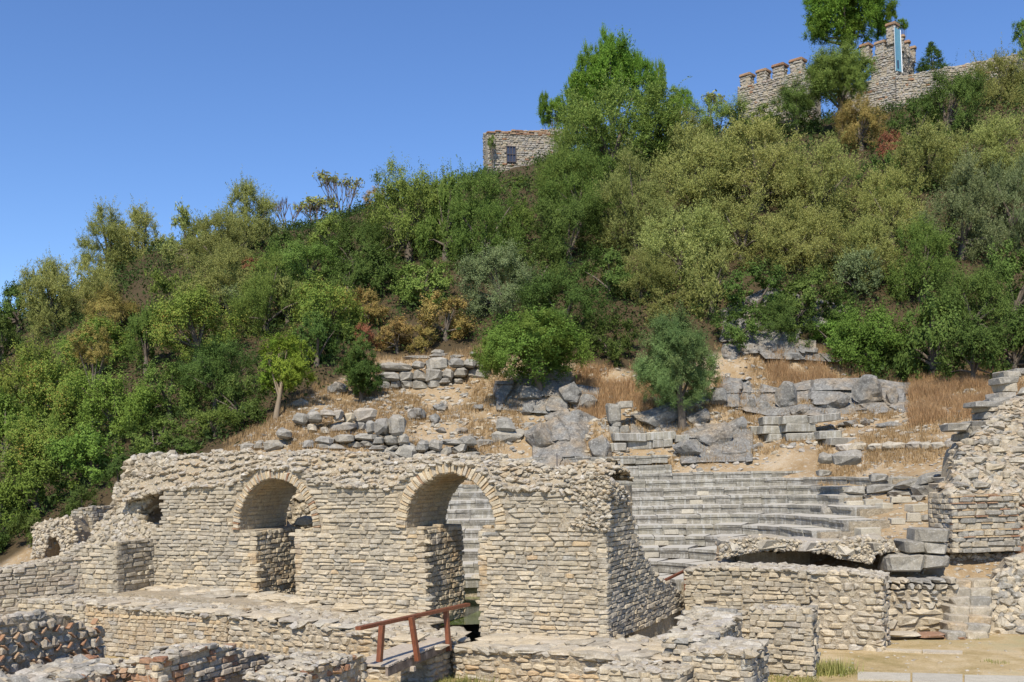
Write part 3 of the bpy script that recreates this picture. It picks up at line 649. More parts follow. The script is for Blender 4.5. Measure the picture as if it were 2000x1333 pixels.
# walls behind them
pw = P(1585, 1265, 22.15)
rw('broad rubble wall facing the dusty path with ragged top', 1585, 1265, 22.0, 1.5, WD, [(0, 1.04), (.6, 1.08), (1.0, 1.04), (1.5, .96)], 1.0, -.65, ends='R', endmat=choose({'wall_stone': 3, 'dark_stone': 2}), tpl=LUMP, hc=.15, top_n=260, top_s=(.1, .15, .22))
rw('coursed wall panel with pilaster joining the broad rubble wall on its left', 1338, 1200, 23.8, 3.1, WD, [(0, .95), (.5, 1.04), (1.6, 1.06), (3.1, 1.02)], 1.2, -.65, ends='', mat=choose({'cream_stone': 2, 'wall_stone': 4}), top_n=500, top_s=(.1, .15, .22))
# ------------------------------------------------------------------ overhanging vault slab with the dark gap
poly_wall('overhanging_vault', 'long slab of broken concrete vault overhanging a black gap', 'ruin vault', [(1404, 1092), (1408, 1068), (1425, 1054), (1500, 1050), (1560, 1058), (1625, 1060), (1690, 1052), (1745, 1056), (1752, 1076), (1710, 1084), (1704, 1102), (1690, 1100), (1640, 1092), (1610, 1080), (1560, 1076), (1505, 1074)],
          24.9, -.25, 0, 2.2, (.06, .09, .14), 520, ('rubble', 'cream_stone', 'rubble'), y0=1075)
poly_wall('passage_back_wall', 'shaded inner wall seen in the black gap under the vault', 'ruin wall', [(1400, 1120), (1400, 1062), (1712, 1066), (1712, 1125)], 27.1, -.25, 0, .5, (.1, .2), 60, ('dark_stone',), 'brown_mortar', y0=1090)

# ------------------------------------------------------------------ theatre seating
def seat_tpl(seed):
    r = np.random.default_rng(seed); pr = [(-.5, -.5), (-.5, .5), (.5, .5), (.5, .25), (.475, .15), (.455, -.1), (.465, -.5)]   # (depth towards the stage, height): a lip over a hollow front
    V = []; n = len(pr)
    for sx in (-.5, .5):
        for y, z in pr: V.append((sx*(.985 if z > .4 else 1)+r.normal(0, .006), -y+r.normal(0, .012), z+r.normal(0, .02)))
    q = [[i, (i+1) % n, (i+1) % n+n, i+n] for i in range(n)]
    cap = [list(range(n))[::-1], [i+n for i in range(n)]]
    V = np.array(V); out = []
    for L in (q, cap):
        o = []
        for f in L:
            p = V[f]; nn = np.cross(p[1]-p[0], p[2]-p[1]); o.append(f if nn.dot(p.mean(0)) > 0 else f[::-1])
        out.append(o)
    return Tpl(V, out)
SEAT = [seat_tpl(i) for i in range(8)]
BX = Tpl(np.array([[x, y, z] for x in (-.5, .5) for y in (-.5, .5) for z in (-.5, .5)]), [np.array([[0,1,3,2],[4,6,7,5],[0,4,5,1],[2,3,7,6],[0,2,6,4],[1,5,7,3]])])
ST = thing('theatre_seating', 'curved tiers of grey stone seats rising behind the arcade', 'theatre seats', (.3, 29, 0))
CX, CY = .05, 20.8
ends_x = {0: 50, 1: 52, 2: 54, 3: 54, 4: 54, 5: 53, 6: 51, 7: 49, 8: 47, 9: 51, 10: 40, 11: 14, 12: 14}
XW = [4.1, 4.9, 5.9, 6.8, 7.8, 8.5, 9.4, 9.9, 10.4, 11.2, 10.9, 5.9, 5.9]; WL = [.2, .3, .6, 1.1, 1.9, 2.6, 2.0, .8, .6, 2.2, 0, 0, 0]
def seat_path(k, inset, fine=False):                               # straight back row, rounded corner, wing coming forward
    D0 = 27+.9*k; xw = XW[k]; wl = WL[k]; r_ = 2.3 if wl else 0; pts = []
    x = -5.2
    while x < xw-r_: pts.append((x, D0+.012*(x*x)*-.35)); x += .12
    d_end = pts[-1][1]
    if wl:
        for q in range(1, 12): a_ = math.radians(78)*q/11; pts.append((xw-r_+r_*math.sin(a_), d_end-r_*(1-math.cos(a_))))
        lx, ld = pts[-1]; m = int(wl/.12)
        for q in range(1, m): pts.append((lx+.207*.12*q, ld-.978*.12*q))
    out = []; i0 = 0; n = len(pts)
    while i0 < n-2:
        l = random.uniform(.4, .95) if not fine else .3; acc_ = 0; i1 = i0
        while i1 < n-1 and acc_ < l: acc_ += math.dist(pts[i1], pts[i1+1]); i1 += 1
        a_, b_ = Vector((*pts[i0], 0)), Vector((*pts[i1], 0)); tan = (b_-a_).normalized(); rad = Vector((-tan.y, tan.x, 0))
        out.append(((a_+b_)/2+rad*inset, tan, rad, (b_-a_).length+.03)); i0 = i1
    return out
acc = []
for k in range(13):
    R = 6.2+.9*k; zt = .56+.262*k; a = -24.0; aend = ends_x[k]
    if k == 12: zt += .12; R += .2
    if k == 10: zt -= .02
    hgt = .3
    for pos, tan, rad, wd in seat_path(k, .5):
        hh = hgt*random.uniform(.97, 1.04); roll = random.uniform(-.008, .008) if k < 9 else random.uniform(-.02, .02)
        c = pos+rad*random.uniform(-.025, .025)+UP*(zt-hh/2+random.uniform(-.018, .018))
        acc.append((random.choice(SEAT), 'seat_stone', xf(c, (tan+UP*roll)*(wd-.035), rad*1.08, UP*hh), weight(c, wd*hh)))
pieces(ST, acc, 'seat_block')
# small cut steps in two stair lines
it = []
for k in range(0, 9):
    for a0 in (17.5+1.2*k*0, ):
        rad = YA; tan = XA; c = Vector((3.1+.42*k, 27+.9*k-.09, 0))+UP*(.56+.262*k-.19); it.append((random.choice(CRISP), 'worked_block', xf(c, tan*.42, rad*.2, UP*.14), 1))
pieces(ST, it, 'stair_step')
# packing of earth and stone behind each tier
for k in range(12):
    L = []
    for pos, tan, rad, wd in seat_path(k, .75, True):
        L.append((BX, 'mortar', xf(pos+UP*(.56+.262*k-.36), tan*(wd+.05), rad*1.2, UP*.6)))
    merged('packing', L, ST, stuff=False)
poly_wall('rear_rubble_wall', 'rubble wall piece seen through the left arch', 'ruin wall', [(560, 1060), (560, 920), (600, 905), (640, 930), (640, 1060)], 27.5, 0, 0, .8, (.1, .16, .24), 160, ('rubble', 'wall_stone', 'cream_stone'))
o = link('stone_block', LUMP[3].mesh('grey_stone', 'stone_block'), None, xf(P(597, 1020, 25.6), WD*.55, ND*.4, UP*.25)); tag(o, 'grey block resting inside the left arch', 'stone block')

# ------------------------------------------------------------------ hillside masonry, given as stones (x0,y0,x1,y1) in the photo
def stones(th_, rects, D, mat='grey_stone', dep=.6, tpl=LUMP, kx=0.0, x0=0, name='stone', tilt=None, cw=1.0):
    it = []; D_ = D
    for q in rects:
        xa, ya, xb, yb = q[:4]
        if D_ > 33: D = march((xa+xb)/2, max(r[3] for r in rects if abs((r[0]+r[2])/2-(xa+xb)/2) < 32)-3, 31, 50)-.15-kx*(((xa+xb)/2-x0)/100)
        d = D+kx*(((xa+xb)/2-x0)/100); c = P((xa+xb)/2, (ya+yb)/2, d)
        W_ = (xb-xa)*d/F*cw; H_ = (yb-ya)*d/F; a = (q[4] if len(q) > 4 else 0)+random.uniform(-.04, .04); yaw = random.uniform(-.12, .12)
        X_ = Vector((math.cos(a)*math.cos(yaw), math.sin(yaw), math.sin(a))); Z_ = Vector((-math.sin(a), 0, math.cos(a))); Y_ = Z_.cross(X_)
        it.append((random.choice(tpl), mat if isinstance(mat, str) else mat(), xf(c+YA*dep/2, X_*W_*1.02, Y_*dep, Z_*H_*1.02), weight(c, W_*H_)))
    pieces(th_, it, name)
def rows(x0, x1, ytops, wr=(24, 44), dy=0.0):
    R = []
    for (ya, yb) in zip(ytops[:-1], ytops[1:]):
        x = x0+random.uniform(-6, 6)
        while x < x1: w_ = random.uniform(*wr); s = dy*(x-x0); R.append((x, ya+s+1+random.uniform(-1.5, 1.5), x+w_-2, yb+s)); x += w_
    return R
ov = next(o for o in bpy.data.objects if o.name == 'overhanging_vault')
stones(ov, [(1416,1056,1478,1078),(1476,1050,1556,1073,.03),(1554,1055,1626,1077),(1620,1060,1700,1094,-.12),(1694,1053,1752,1080)], 24.97, 'rubble', 1.7, LUMP, -.25, 1560, 'slab')
th = thing('block_terrace_wall', 'three course wall of big grey blocks behind the small fir', 'ruin wall', onground(850, 765)[:])
stones(th, [(740,708,802,725),(804,704,828,719),(828,700,875,722),(876,699,905,718),(905,700,930,717),(930,702,955,717),(742,726,778,745),(780,724,806,744),(806,722,830,742),(832,718,862,745),(864,719,884,740),(886,718,912,738),(912,718,956,740),(738,744,762,764),(762,742,782,762),(782,741,806,762),(806,742,832,761),(832,742,860,758),(858,738,882,750),(884,738,904,752)], 44.2, 'grey_stone', .8)
th = thing('low_terrace_kerb', 'short line of flat grey blocks at the foot of the ochre bushes', 'ruin wall', onground(870, 700)[:])
stones(th, [(790,694,838,703),(842,682,866,691),(838,690,878,698),(880,692,920,700),(918,686,930,693)], 46, 'grey_stone', .6)
th = thing('polygonal_terrace_wall', 'grey polygonal block wall with a tall squared end above the left arch', 'ruin wall', onground(700, 880)[:])
stones(th, [(712,824,732,846),(730,818,754,850),(754,814,790,850),(728,853,748,870),(748,849,776,872),(776,848,797,870),(614,852,648,867),(648,850,690,864),(690,846,732,860),(612,866,668,878),(668,862,704,876),(704,860,726,876),(720,870,752,880),(752,872,776,882,.3),(772,868,812,902,-.35),(736,880,790,905,-.5),(590,860,612,878)], 37.6, 'grey_stone', .7)
th = thing('arched_terrace_wall', 'low grey block wall with a relieving arch of slanted stones above the second arch', 'ruin wall', onground(900, 880)[:])
stones(th, [(812,862,836,885),(836,858,862,880),(862,858,896,870),(896,852,930,872),(930,858,962,872),(962,840,1018,868),(822,882,852,898,.2),(850,876,882,895,.5),(880,870,912,884,.3),(892,884,935,896),(835,896,858,910,.3),(970,816,1003,840),(1018,826,1044,836)], 38.2, 'grey_stone', .7)
th = thing('upper_left_rock_row', 'row of pale weathered boulders above the left terrace', 'ruin wall', onground(650, 830)[:])
stones(th, [(570,806,600,828),(598,803,626,826),(624,800,650,812),(648,802,668,820),(672,806,692,824,.3),(690,797,732,822,.1),(640,826,690,846,.1),(600,828,616,842),(624,834,640,848),(692,824,712,842),(468,866,495,882),(494,862,514,880),(514,860,550,882),(538,838,566,858,-.1)], 39.6, choose({'grey_stone': 3, 'rubble': 2}), .6)
th = thing('upper_seat_row', 'long overhanging grey seat blocks above the curved tiers, left part', 'ruin wall', onground(1250, 870)[:])
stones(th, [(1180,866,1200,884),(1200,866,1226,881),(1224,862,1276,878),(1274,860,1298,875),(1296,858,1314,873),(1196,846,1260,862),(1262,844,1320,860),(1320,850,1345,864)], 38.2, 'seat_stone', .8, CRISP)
th = thing('shored_block_pile', 'block balanced across an upright stone pier above the seats', 'ruin', onground(1205, 850)[:])
stones(th, [(1188,790,1212,824),(1206,784,1236,797),(1196,824,1214,834),(1190,834,1210,850),(1208,832,1230,846)], 39.8, 'grey_stone', .5, BOX)
th = thing('floating_seat_rows', 'three rows of grey seat blocks projecting from the dry slope', 'ruin wall', onground(1550, 850)[:])
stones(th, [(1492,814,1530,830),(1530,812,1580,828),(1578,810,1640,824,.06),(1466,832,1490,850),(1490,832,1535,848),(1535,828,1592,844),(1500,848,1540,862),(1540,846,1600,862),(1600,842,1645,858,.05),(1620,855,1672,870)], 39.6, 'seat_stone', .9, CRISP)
th = thing('white_rounded_kerb', 'line of rounded pale stones along the upper dry slope', 'ruin wall', onground(1760, 875)[:])
stones(th, [(1640,868,1668,880),(1666,866,1700,881),(1698,866,1732,882),(1730,864,1774,880),(1774,862,1806,881),(1802,864,1824,881),(1824,864,1850,879),(1848,856,1880,873,.2)], 34.5, 'rubble', .4, LUMP, -.6, 1640)
th = thing('lower_slope_kerb', 'double row of long stones slanting above the loose worked blocks', 'ruin wall', onground(1760, 960)[:])
stones(th, [(1660,950,1696,966),(1696,946,1754,962,.06),(1754,938,1806,954,.2),(1802,926,1850,944,.25),(1694,962,1740,978),(1742,956,1792,972,.05),(1795,944,1846,968,.18),(1640,966,1678,986),(1606,886,1636,906),(1632,882,1684,908,.1),(1600,918,1625,930),(1704,925,1736,941)], 31.0, 'grey_stone', .5, LUMP, -.9, 1660)
th = thing('block_stack', 'stack of three courses of large square blocks beside the banded brick tower', 'ruin wall', P(1825, 1115, 24.4)[:])
stones(th, [(1790,1034,1856,1058),(1770,1058,1808,1080),(1810,1060,1858,1083),(1740,1084,1808,1118,.06),(1808,1084,1858,1110)], 24.3, 'grey_stone', .8, BOX)

# worked blocks lying on the slope: things of their own
WB = [(1655,978,1691,998,'small worked block left of the group on the slope'),(1691,975,1727,988,'flat worked block directly under the long slanting stones'),(1718,982,1744,1000,'tilted worked block with bright split top'),(1744,970,1784,984,'wide worked block highest in the loose group'),(1786,968,1812,980,'orange stained rough block beside the highest worked block'),(1776,984,1816,1002,'long worked block nearest the block stack'),(1776,1001,1804,1022,'square worked block below the long one'),(1742,1012,1770,1026,'small low worked block in the middle of the slope'),(1676,1030,1722,1050,'bright flat topped worked block lying alone above the vault'),(1608,985,1640,1024,'big upright grey block at the end of a seat row'),(1636,980,1662,1008,'rough grey block behind the big upright block'),(1542,1018,1602,1048,'large rounded grey boulder block above the vault slab'),(1804,1004,1830,1022,'dark squared block against the tower rubble'),(1822,972,1848,1000,'rounded grey block at the tower corner')]
for xa, ya, xb, yb, lab in WB:
    D = march((xa+xb)/2, yb, 24.6, 40); d = D; c = P((xa+xb)/2, (ya+yb)/2, d); W_ = (xb-xa)*d/F; H_ = (yb-ya)*d/F; a = random.uniform(-.35, .35)
    rough = 'grey' in lab or 'orange' in lab or 'dark' in lab
    o = link('stone_block', random.choice(LUMP if rough else CRISP).mesh('grey_stone' if rough else 'worked_block', 'stone_block'), None,
             xf(c+YA*.2, Vector((math.cos(a), math.sin(a), 0))*W_*.92, Vector((-math.sin(a), math.cos(a), 0))*(.4 if W_ < .8 else .6), UP*H_*.85+YA*.0))
    tag(o, lab, 'stone block', 'loose blocks on the dry slope')
# cliff faces: real relief, stepped in blocks
def cliff(lab, x0_, x1_, top, bot, D0, D1, seed, amp=.7):
    n, m = 90, 44; V = []; dd_ = []
    for i in range(n+1):
        x = x0_+(x1_-x0_)*i/n; d0 = march(x, bot(x), 30, 60); dd_.append((d0, min(march(x, top(x), 30, 60), d0+D1)))
    dd_ = [tuple(np.mean(dd_[max(0, i-5):i+6], 0)) for i in range(n+1)]
    for j in range(m+1):
        f = j/m
        for i in range(n+1):
            x = x0_+(x1_-x0_)*i/n; yt, yb = top(x), bot(x); y = yb+(yt-yb)*f; d0, d1 = dd_[i]; d = d0+(d1-d0)*f-.25; p = P(x, y, d)
            a, b = p.x*1.0+seed, p.z*1.2
            cell = float(vnoise(np.floor(a*1.1+.3*math.sin(b*2))*7.3, np.floor(b*1.3)*3.1, 1, seed)[()])-.5
            dd = amp*cell+.5*amp*(float(vnoise(a, b, .5, seed+1)[()])-.5)+.25*amp*(float(vnoise(a, b, .17, seed+2)[()])-.5)
            edge = min(i, n-i)/6; dd = dd+(0 if edge >= 1 else (1-edge)*1.2)
            V.append((p+Vector((p.x/p.y*dd*.3+.1*dd, dd, dd*.15)))[:])
    i = np.arange(m*(n+1)).reshape(m, n+1)[:, :-1].ravel()
    o = link('cliff', mesh_np('cliff', V, [np.stack([i, i+1, i+n+2, i+n+1], 1)], ['cliff'])); o['kind'] = 'structure'
cliff('', 1395, 1790, interp([(1395, 735), (1450, 740), (1520, 758), (1600, 738), (1700, 738), (1790, 752)]), interp([(1395, 790), (1500, 812), (1700, 808), (1790, 800)]), 0, 2.4, 3, .7)
cliff('', 1398, 1660, interp([(1398, 610), (1500, 560), (1660, 600)]), interp([(1398, 705), (1500, 700), (1660, 708)]), 0, 3.2, 5, .9)
cliff('', 1030, 1195, interp([(1030, 850), (1080, 815), (1130, 800), (1195, 830)]), interp([(1030, 915), (1195, 912)]), 0, 2.8, 8, .5)
cliff('', 1320, 1480, interp([(1320, 850), (1370, 828), (1440, 826), (1480, 850)]), interp([(1320, 905), (1480, 900)]), 0, 2.6, 12, .45)
cliff('', 1225, 1330, interp([(1225, 790), (1280, 775), (1330, 800)]), interp([(1225, 848), (1330, 842)]), 0, 2.2, 17, .5)
cliff('', 955, 1185, interp([(955, 745), (1060, 740), (1185, 760)]), interp([(955, 800), (1185, 815)]), 0, 2.0, 21, .6)
# boulders and outcrops
def boulder(x, y, w_, h_, D, lab, mat='cliff', k=None, cat='boulder', grp='boulders on the slope', dd=1.0):
    D = march(x, y+.42*h_, 30, 60)+.1 if h_ < 70 else D; c = P(x, y, D); rx = w_*D/F; rz = h_*D/F; a = random.uniform(-.3, .3)
    o = link('boulder', random.choice(BOULD).mesh(mat, 'boulder'), None, xf(c+YA*rx*.15, Vector((math.cos(a), math.sin(a), 0))*rx*1.12, Vector((-math.sin(a), math.cos(a), 0))*rx*dd, UP*rz*1.15))
    return tag(o, lab, cat, grp)
BL = [(1060,862,85,90,38.6,'light grey smooth rock outcrop left of the seat rows'),(1175,880,70,60,38.0,'streaked grey outcrop at the left end of the seat tiers'),
 (1115,775,75,55,41.8,'dark rock below the bright green bush'),(1035,770,90,55,42.6,'shaded rock mass under the bright green bush'),(1030,800,40,40,41,'dark slanting rock below the green bush trunk'),(1150,785,60,60,41.5,'bluish grey rock with a sunlit right side'),(1090,812,70,35,40,'broken pale rock shelf above the cliff outcrop'),
 (1280,812,110,55,41.3,'dark mottled rock mass behind the grey green tree'),(1365,815,60,40,41,'dark rock right of the grey green tree trunk'),(1395,850,95,62,39.3,'lichened grey rock face right of the overhanging blocks'),(1345,880,70,50,38.3,'grey rock face at the upper end of the tiers'),(1435,885,95,26,37.9,'long white sloping rock on the dry earth'),(1478,872,36,18,38,'small white rock beside the long sloping rock'),
 (1440,830,50,40,40,'rounded grey rock left of the projecting seat rows'),(1358,842,32,14,39.6,'small white boulder above the rock face'),(1470,795,26,30,41.3,'small upright grey block left of the cliff foot'),(1494,796,34,32,41.4,'squarish grey boulder beside the small upright block'),
 (1540,780,60,60,42.6,'tall fractured grey block in the cliff foot'),(1570,800,45,40,41.9,'pale rounded block at the cliff foot'),(1600,770,70,75,43,'dark fissured block in the middle of the cliff'),(1640,780,80,60,42.8,'grey cracked cliff block below the bright bush'),(1700,770,80,65,43,'dark lichened cliff block under the right bushes'),(1745,780,40,50,43,'shadowed cliff block at the right end of the cliff'),
 (1430,690,50,80,46.5,'bluish rock rib under the olive trees'),
 (1692,826,24,24,38.6,'upright white stone on the dry slope'),(1660,828,50,16,39,'half buried pale stone beside the upright one'),(1740,830,56,16,38,'long flat stone right of the upright white stone'),(1692,800,60,14,40,'flat grey stone near the cliff foot'),(1897,792,24,14,37,'small grey stone near the dry grass on the right'),(1866,814,20,14,36,'little stone in the middle of the right slope'),
 (1405,775,60,60,42.5,'brownish rock left of the rust coloured grass'),(860,798,50,20,40.8,'flat pale stone at the edge of the terrace path'),(932,796,40,20,40.8,'long pale stone right of the terrace path'),(850,820,36,24,39.6,'white stone among the dry grass below the path'),(815,812,50,26,40,'patch of small broken rock below the terrace path'),
 (862,842,30,18,38.9,'grey stone in dry grass above the relieving arch'),(905,840,30,20,38.9,'pale stone right of centre in the dry grass'),(1000,842,26,10,38.8,'small flat grey stone above the arched wall'),(586,788,50,24,42,'shadowed rock near the thin trunked tree'),(660,762,60,24,44,'low brown rock left of the small fir')]
for b in BL: boulder(*b)

# ------------------------------------------------------------------ the right hand ruins
bt = thing('banded_brick_tower', 'squared wall block banded with thin red brick courses at the right', 'ruin wall', P(1862, 1090, 25)[:])
Ot = P(1862, 1085, 25.0); Ot.z = 0; Tt = Vector((1, .12, 0)).normalized(); Nt = Vector((-Tt.y, Tt.x, 0)); Lt = 1.78; zb, zt = 1.1, 2.55
prism('core', [(.03, zb), (Lt-.03, zb), (Lt-.03, zt), (.03, zt+.02)], Tt, Nt, Ot, 1.2, 'mortar', bt, .05)
sa, ba = [], []; z = zb
pat = [('s', .13), ('s', .14), ('s', .10)]+[('b', .04), ('s', .13)]*7
for kind, hh in pat:
    if z+hh > zt+.02: break
    if kind == 's': face(sa, Ot, Tt, -Nt, Lt, z, z+hh*.9, hh, (.2, .5), .15, choose({'grey_stone': 4, 'wall_stone': 2}), None, wave=.004)
    else: face(ba, Ot, Tt, -Nt, Lt, z, z+hh*.9, hh, (.28, .36), .15, choose({'brick': 2, 'tan_brick': 3}), None, prot=.03, tpl=CRISP, wave=.004)
    z += hh
face(sa, Ot, Nt, -Tt, 1.1, zb, zt, .12, (.15, .35), .15, CR, None); pieces(bt, sa); pieces(bt, ba, 'brick')
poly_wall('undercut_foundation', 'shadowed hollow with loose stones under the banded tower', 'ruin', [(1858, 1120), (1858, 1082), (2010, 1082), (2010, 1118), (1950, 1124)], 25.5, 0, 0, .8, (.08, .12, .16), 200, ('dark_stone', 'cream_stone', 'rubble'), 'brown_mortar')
poly_wall('tower_flank', 'rough rubble flank right of the banded tower at the picture edge', 'ruin wall', [(1986, 1110), (1984, 975), (2090, 965), (2090, 1110)], 25.5, 0, 0, 1.2, (.12, .2, .28), 160, ('wall_stone', 'rubble', 'brick'))
rs = poly_wall('rising_side_wall', 'great rubble retaining wall rising to the right edge above the banded tower', 'ruin wall', [(1862, 978), (1846, 962), (1868, 935), (1874, 890), (1880, 868), (1912, 850), (1945, 812), (1962, 785), (1985, 778), (2070, 745), (2070, 985)], 25.3, .2, 1.3, 2.4, (.1, .15, .22, .32), 1900, ('dark_stone', 'wall_stone', 'grey_stone', 'flush_stone'), flat=.55)
stones(rs, [(1872,878,1912,898),(1872,898,1905,912),(1870,912,1900,926),(1848,932,1890,944),(1840,944,1875,956),(1884,864,1920,877),(1886,846,1940,862),(1858,826,1900,842),(1898,822,1945,840),(1892,832,1940,846),(1926,804,1955,818),(1925,792,1962,805),(1910,784,1965,795),(1942,776,1978,790),(1952,766,1985,776),(1964,746,1992,765),(1956,736,1994,750),(1966,724,1998,737),(1988,718,2020,730)], 27.4, choose({'grey_stone': 4, 'rubble': 1}), .9, BOX, 0.9, 1870, 'block')
it = []; y = 968
while y > 770:
    xl = float(np.interp(y, [745, 785, 812, 850, 868, 890, 935, 962], [2010, 1968, 1952, 1915, 1884, 1878, 1872, 1852])); x = xl+random.uniform(0, 20)
    while x < 2040:
        w_ = random.uniform(16, 44); h_ = random.uniform(9, 15)
        if random.random() < .62:
            d = 25.3+1.3*(985-y)/100+.2*(x-1960)/100-.12; it.append((x, y-h_, x+w_, y, random.uniform(-.12, .12), d))
        x += w_+random.uniform(2, 14)
    y -= random.uniform(12, 20)
for q in it: stones(rs, [q[:5]], q[5], choose({'wall_stone': 3, 'rubble': 2, 'grey_stone': 2, 'dark_stone': 1}), .35, LUMP, name='block')
lw = thing('broken_low_wall', 'patched low wall of rubble over long blocks beside the stone stairs', 'ruin wall', P(1790, 1236, 23.8)[:])
stones(lw, rows(1722, 1856, [1130, 1141, 1152, 1163, 1176, 1190], (14, 30))+[(1765,1188,1858,1204),(1754,1202,1800,1222),(1800,1204,1858,1224),(1718,1212,1756,1230),(1722,1190,1764,1202),(1722,1201,1752,1212)]+rows(1755, 1858, [1224, 1234], (30, 50)), 23.7, choose({'wall_stone': 3, 'cream_stone': 3, 'grey_stone': 3, 'rubble': 2}), .6)
boxes('core', [(P(1790, 1185, 24.17)+UP*-.06, (1.6, .8, 1.0), (XA, YA, UP))], 'mortar', lw)
ss = thing('stone_stairs', 'flight of worn stone stairs between the low wall and right rubble', 'stairs', P(1895, 1250, 23.8)[:])
for i, (y0_, y1_) in enumerate(((1250, 1236), (1236, 1220), (1222, 1204), (1204, 1186), (1186, 1168), (1168, 1150), (1150, 1134))):
    d = 22.6+.24*i; x = 1852+2*i
    for wpx in (38, 44): stones(ss, [(x, y1_-1, x+wpx, y0_+3)], d, choose({'flush_stone': 3, 'wall_stone': 4, 'grey_stone': 1}), .5, BOX, name='step'); x += wpx
stones(ss, [(1872, 1130, 1924, 1147)], 24.7, 'grey_stone', .4, LUMP, name='step')
poly_wall('right_edge_ruin', 'heap of masonry blocks cut by the right edge below the tower', 'ruin', [(1926, 1290), (1932, 1180), (1958, 1120), (1980, 1094), (2060, 1070), (2060, 1300)], 22.9, -.3, .5, 1.0, (.12, .2, .3), 420, ('wall_stone', 'cream_stone', 'grey_stone'))
lk = thing('path_kerb', 'low kerb wall ending in red tiles beside the dusty path', 'kerb', P(1930, 1280, 21.6)[:])
stones(lk, [(1888,1258,1920,1272),(1918,1254,1948,1270),(1946,1252,1972,1268),(1890,1248,1968,1257),(1742,1238,1800,1246),(1800,1240,1852,1248),(1852,1244,1895,1251)], 22.6, choose({'cream_stone': 3, 'brick': 1}), .5)
# paving strips on the path and the slab kerb on the left
def slab_px(name, lab, quads, cat, mat='worked_block'):
    t = thing(name, lab, cat, P(quads[0][0], quads[0][1], 3.45+15)[:])
    for (x0_, y0_, x1_, y1_) in quads:
        def G(x, y):
            u, v = uv(x, y); D = 4.03/-v; return Vector((u*D, D, -.58))
        pts = [G(x0_, y1_), G(x1_, y1_+3), G(x1_, y0_+3), G(x0_, y0_)]; V = [p[:] for p in pts]+[(p-UP*.08)[:] for p in pts]
        link('paving_slab', mesh_np('paving_slab', V, [np.array([[0,1,2,3],[0,4,5,1],[1,5,6,2],[2,6,7,3],[3,7,4,0]])], [mat]), t)
slab_px('paving_strip', 'pale flat paving slabs along the path at the bottom right corner', [(1675, 1312, 1778, 1326), (1782, 1314, 1880, 1331), (1884, 1318, 2040, 1338)], 'paving')
slab_px('kerb_strip', 'rough slab strip on the grass between the two foreground walls', [(178, 1284, 226, 1294), (228, 1287, 272, 1297)], 'kerb', 'rubble')
slab_px('path_edging', 'thin stone edging line across the dusty path', [(1722, 1266, 1800, 1270), (1802, 1268, 1880, 1273)], 'kerb', 'cream_stone')

# ------------------------------------------------------------------ wooden footbridge
fb = thing('wooden_footbridge', 'small plank footbridge with a reddish wooden handrail', 'footbridge', (-1.6, 18.4, 0))
a = P(755, 1300, 17.1); b = P(883, 1251, 19.75); a.z = b.z = .12; dr = (b-a).normalized(); sd = Vector((-dr.y, dr.x, 0)); Lb = (b-a).length
n = 24
for k in range(n):
    c = a+dr*(Lb*(k+.5)/n)+sd*.34+UP*random.uniform(-.004, .004)
    boxes('plank', [(c, (Lb/n-.022, .72+random.uniform(-.03, .03), .03), (dr, sd, UP))], 'deck_wood', fb)
for s, w_ in ((-.0, .05), (.64, .05)): boxes('side_beam', [((a+b)/2+sd*s-UP*.10, (Lb, w_, .14), (dr, sd, UP))], 'beam_wood', fb)
boxes('cross_beam', [(a+dr*.9+sd*.35-UP*.21, (.09, .9, .08), (dr, sd, UP))], 'deck_wood', fb)
for (xa, ya, D1, xb, yb, D2) in ((746, 1222, 17.05, 741, 1293, 17.0), (803, 1206, 18.0, 816, 1291, 18.0), (871, 1192, 19.3, 877, 1272, 19.25)):
    p, q = P(xa, ya, D1), P(xb, yb, D2); ax = (p-q).normalized(); b2 = dr; b1 = ax.cross(b2).normalized(); b2 = b1.cross(ax)
    boxes('post', [((p+q)/2, (.095, .08, (p-q).length), (b2, b1, ax))], 'red_wood', fb)
p, q = P(699, 1228, 16.75), P(914, 1181, 20.0); ax = (q-p).normalized(); b1 = ax.cross(UP).normalized(); b2 = b1.cross(ax)
boxes('handrail', [((p+q)/2+b2*.0, ((q-p).length, .11, .06), (ax, b1, b2))], 'red_wood', fb)
hr = thing('far_handrail', 'short piece of tan wooden handrail beyond the end of the arcade', 'handrail', P(1338, 1135, 24)[:])
p, q = P(1290, 1138, 23.2), P(1350, 1109, 25); ax = (q-p).normalized(); b1 = ax.cross(UP).normalized(); b2 = b1.cross(ax)
boxes('rail', [((p+q)/2, ((q-p).length, .07, .05), (ax, b1, b2))], 'red_wood', hr)
p = P(1338, 1128, 24.6); boxes('post', [(p-UP*.1, (.06, .06, .5), (XA, YA, UP))], 'red_wood', hr)
o = boxes('iron_rod', [(P(1088, 905, 21.6)+UP*.0, (.02, .02, .42), (XA, YA, UP))], 'iron'); tag(o, 'thin iron rod sticking up from the wall top right of the second arch', 'rod')

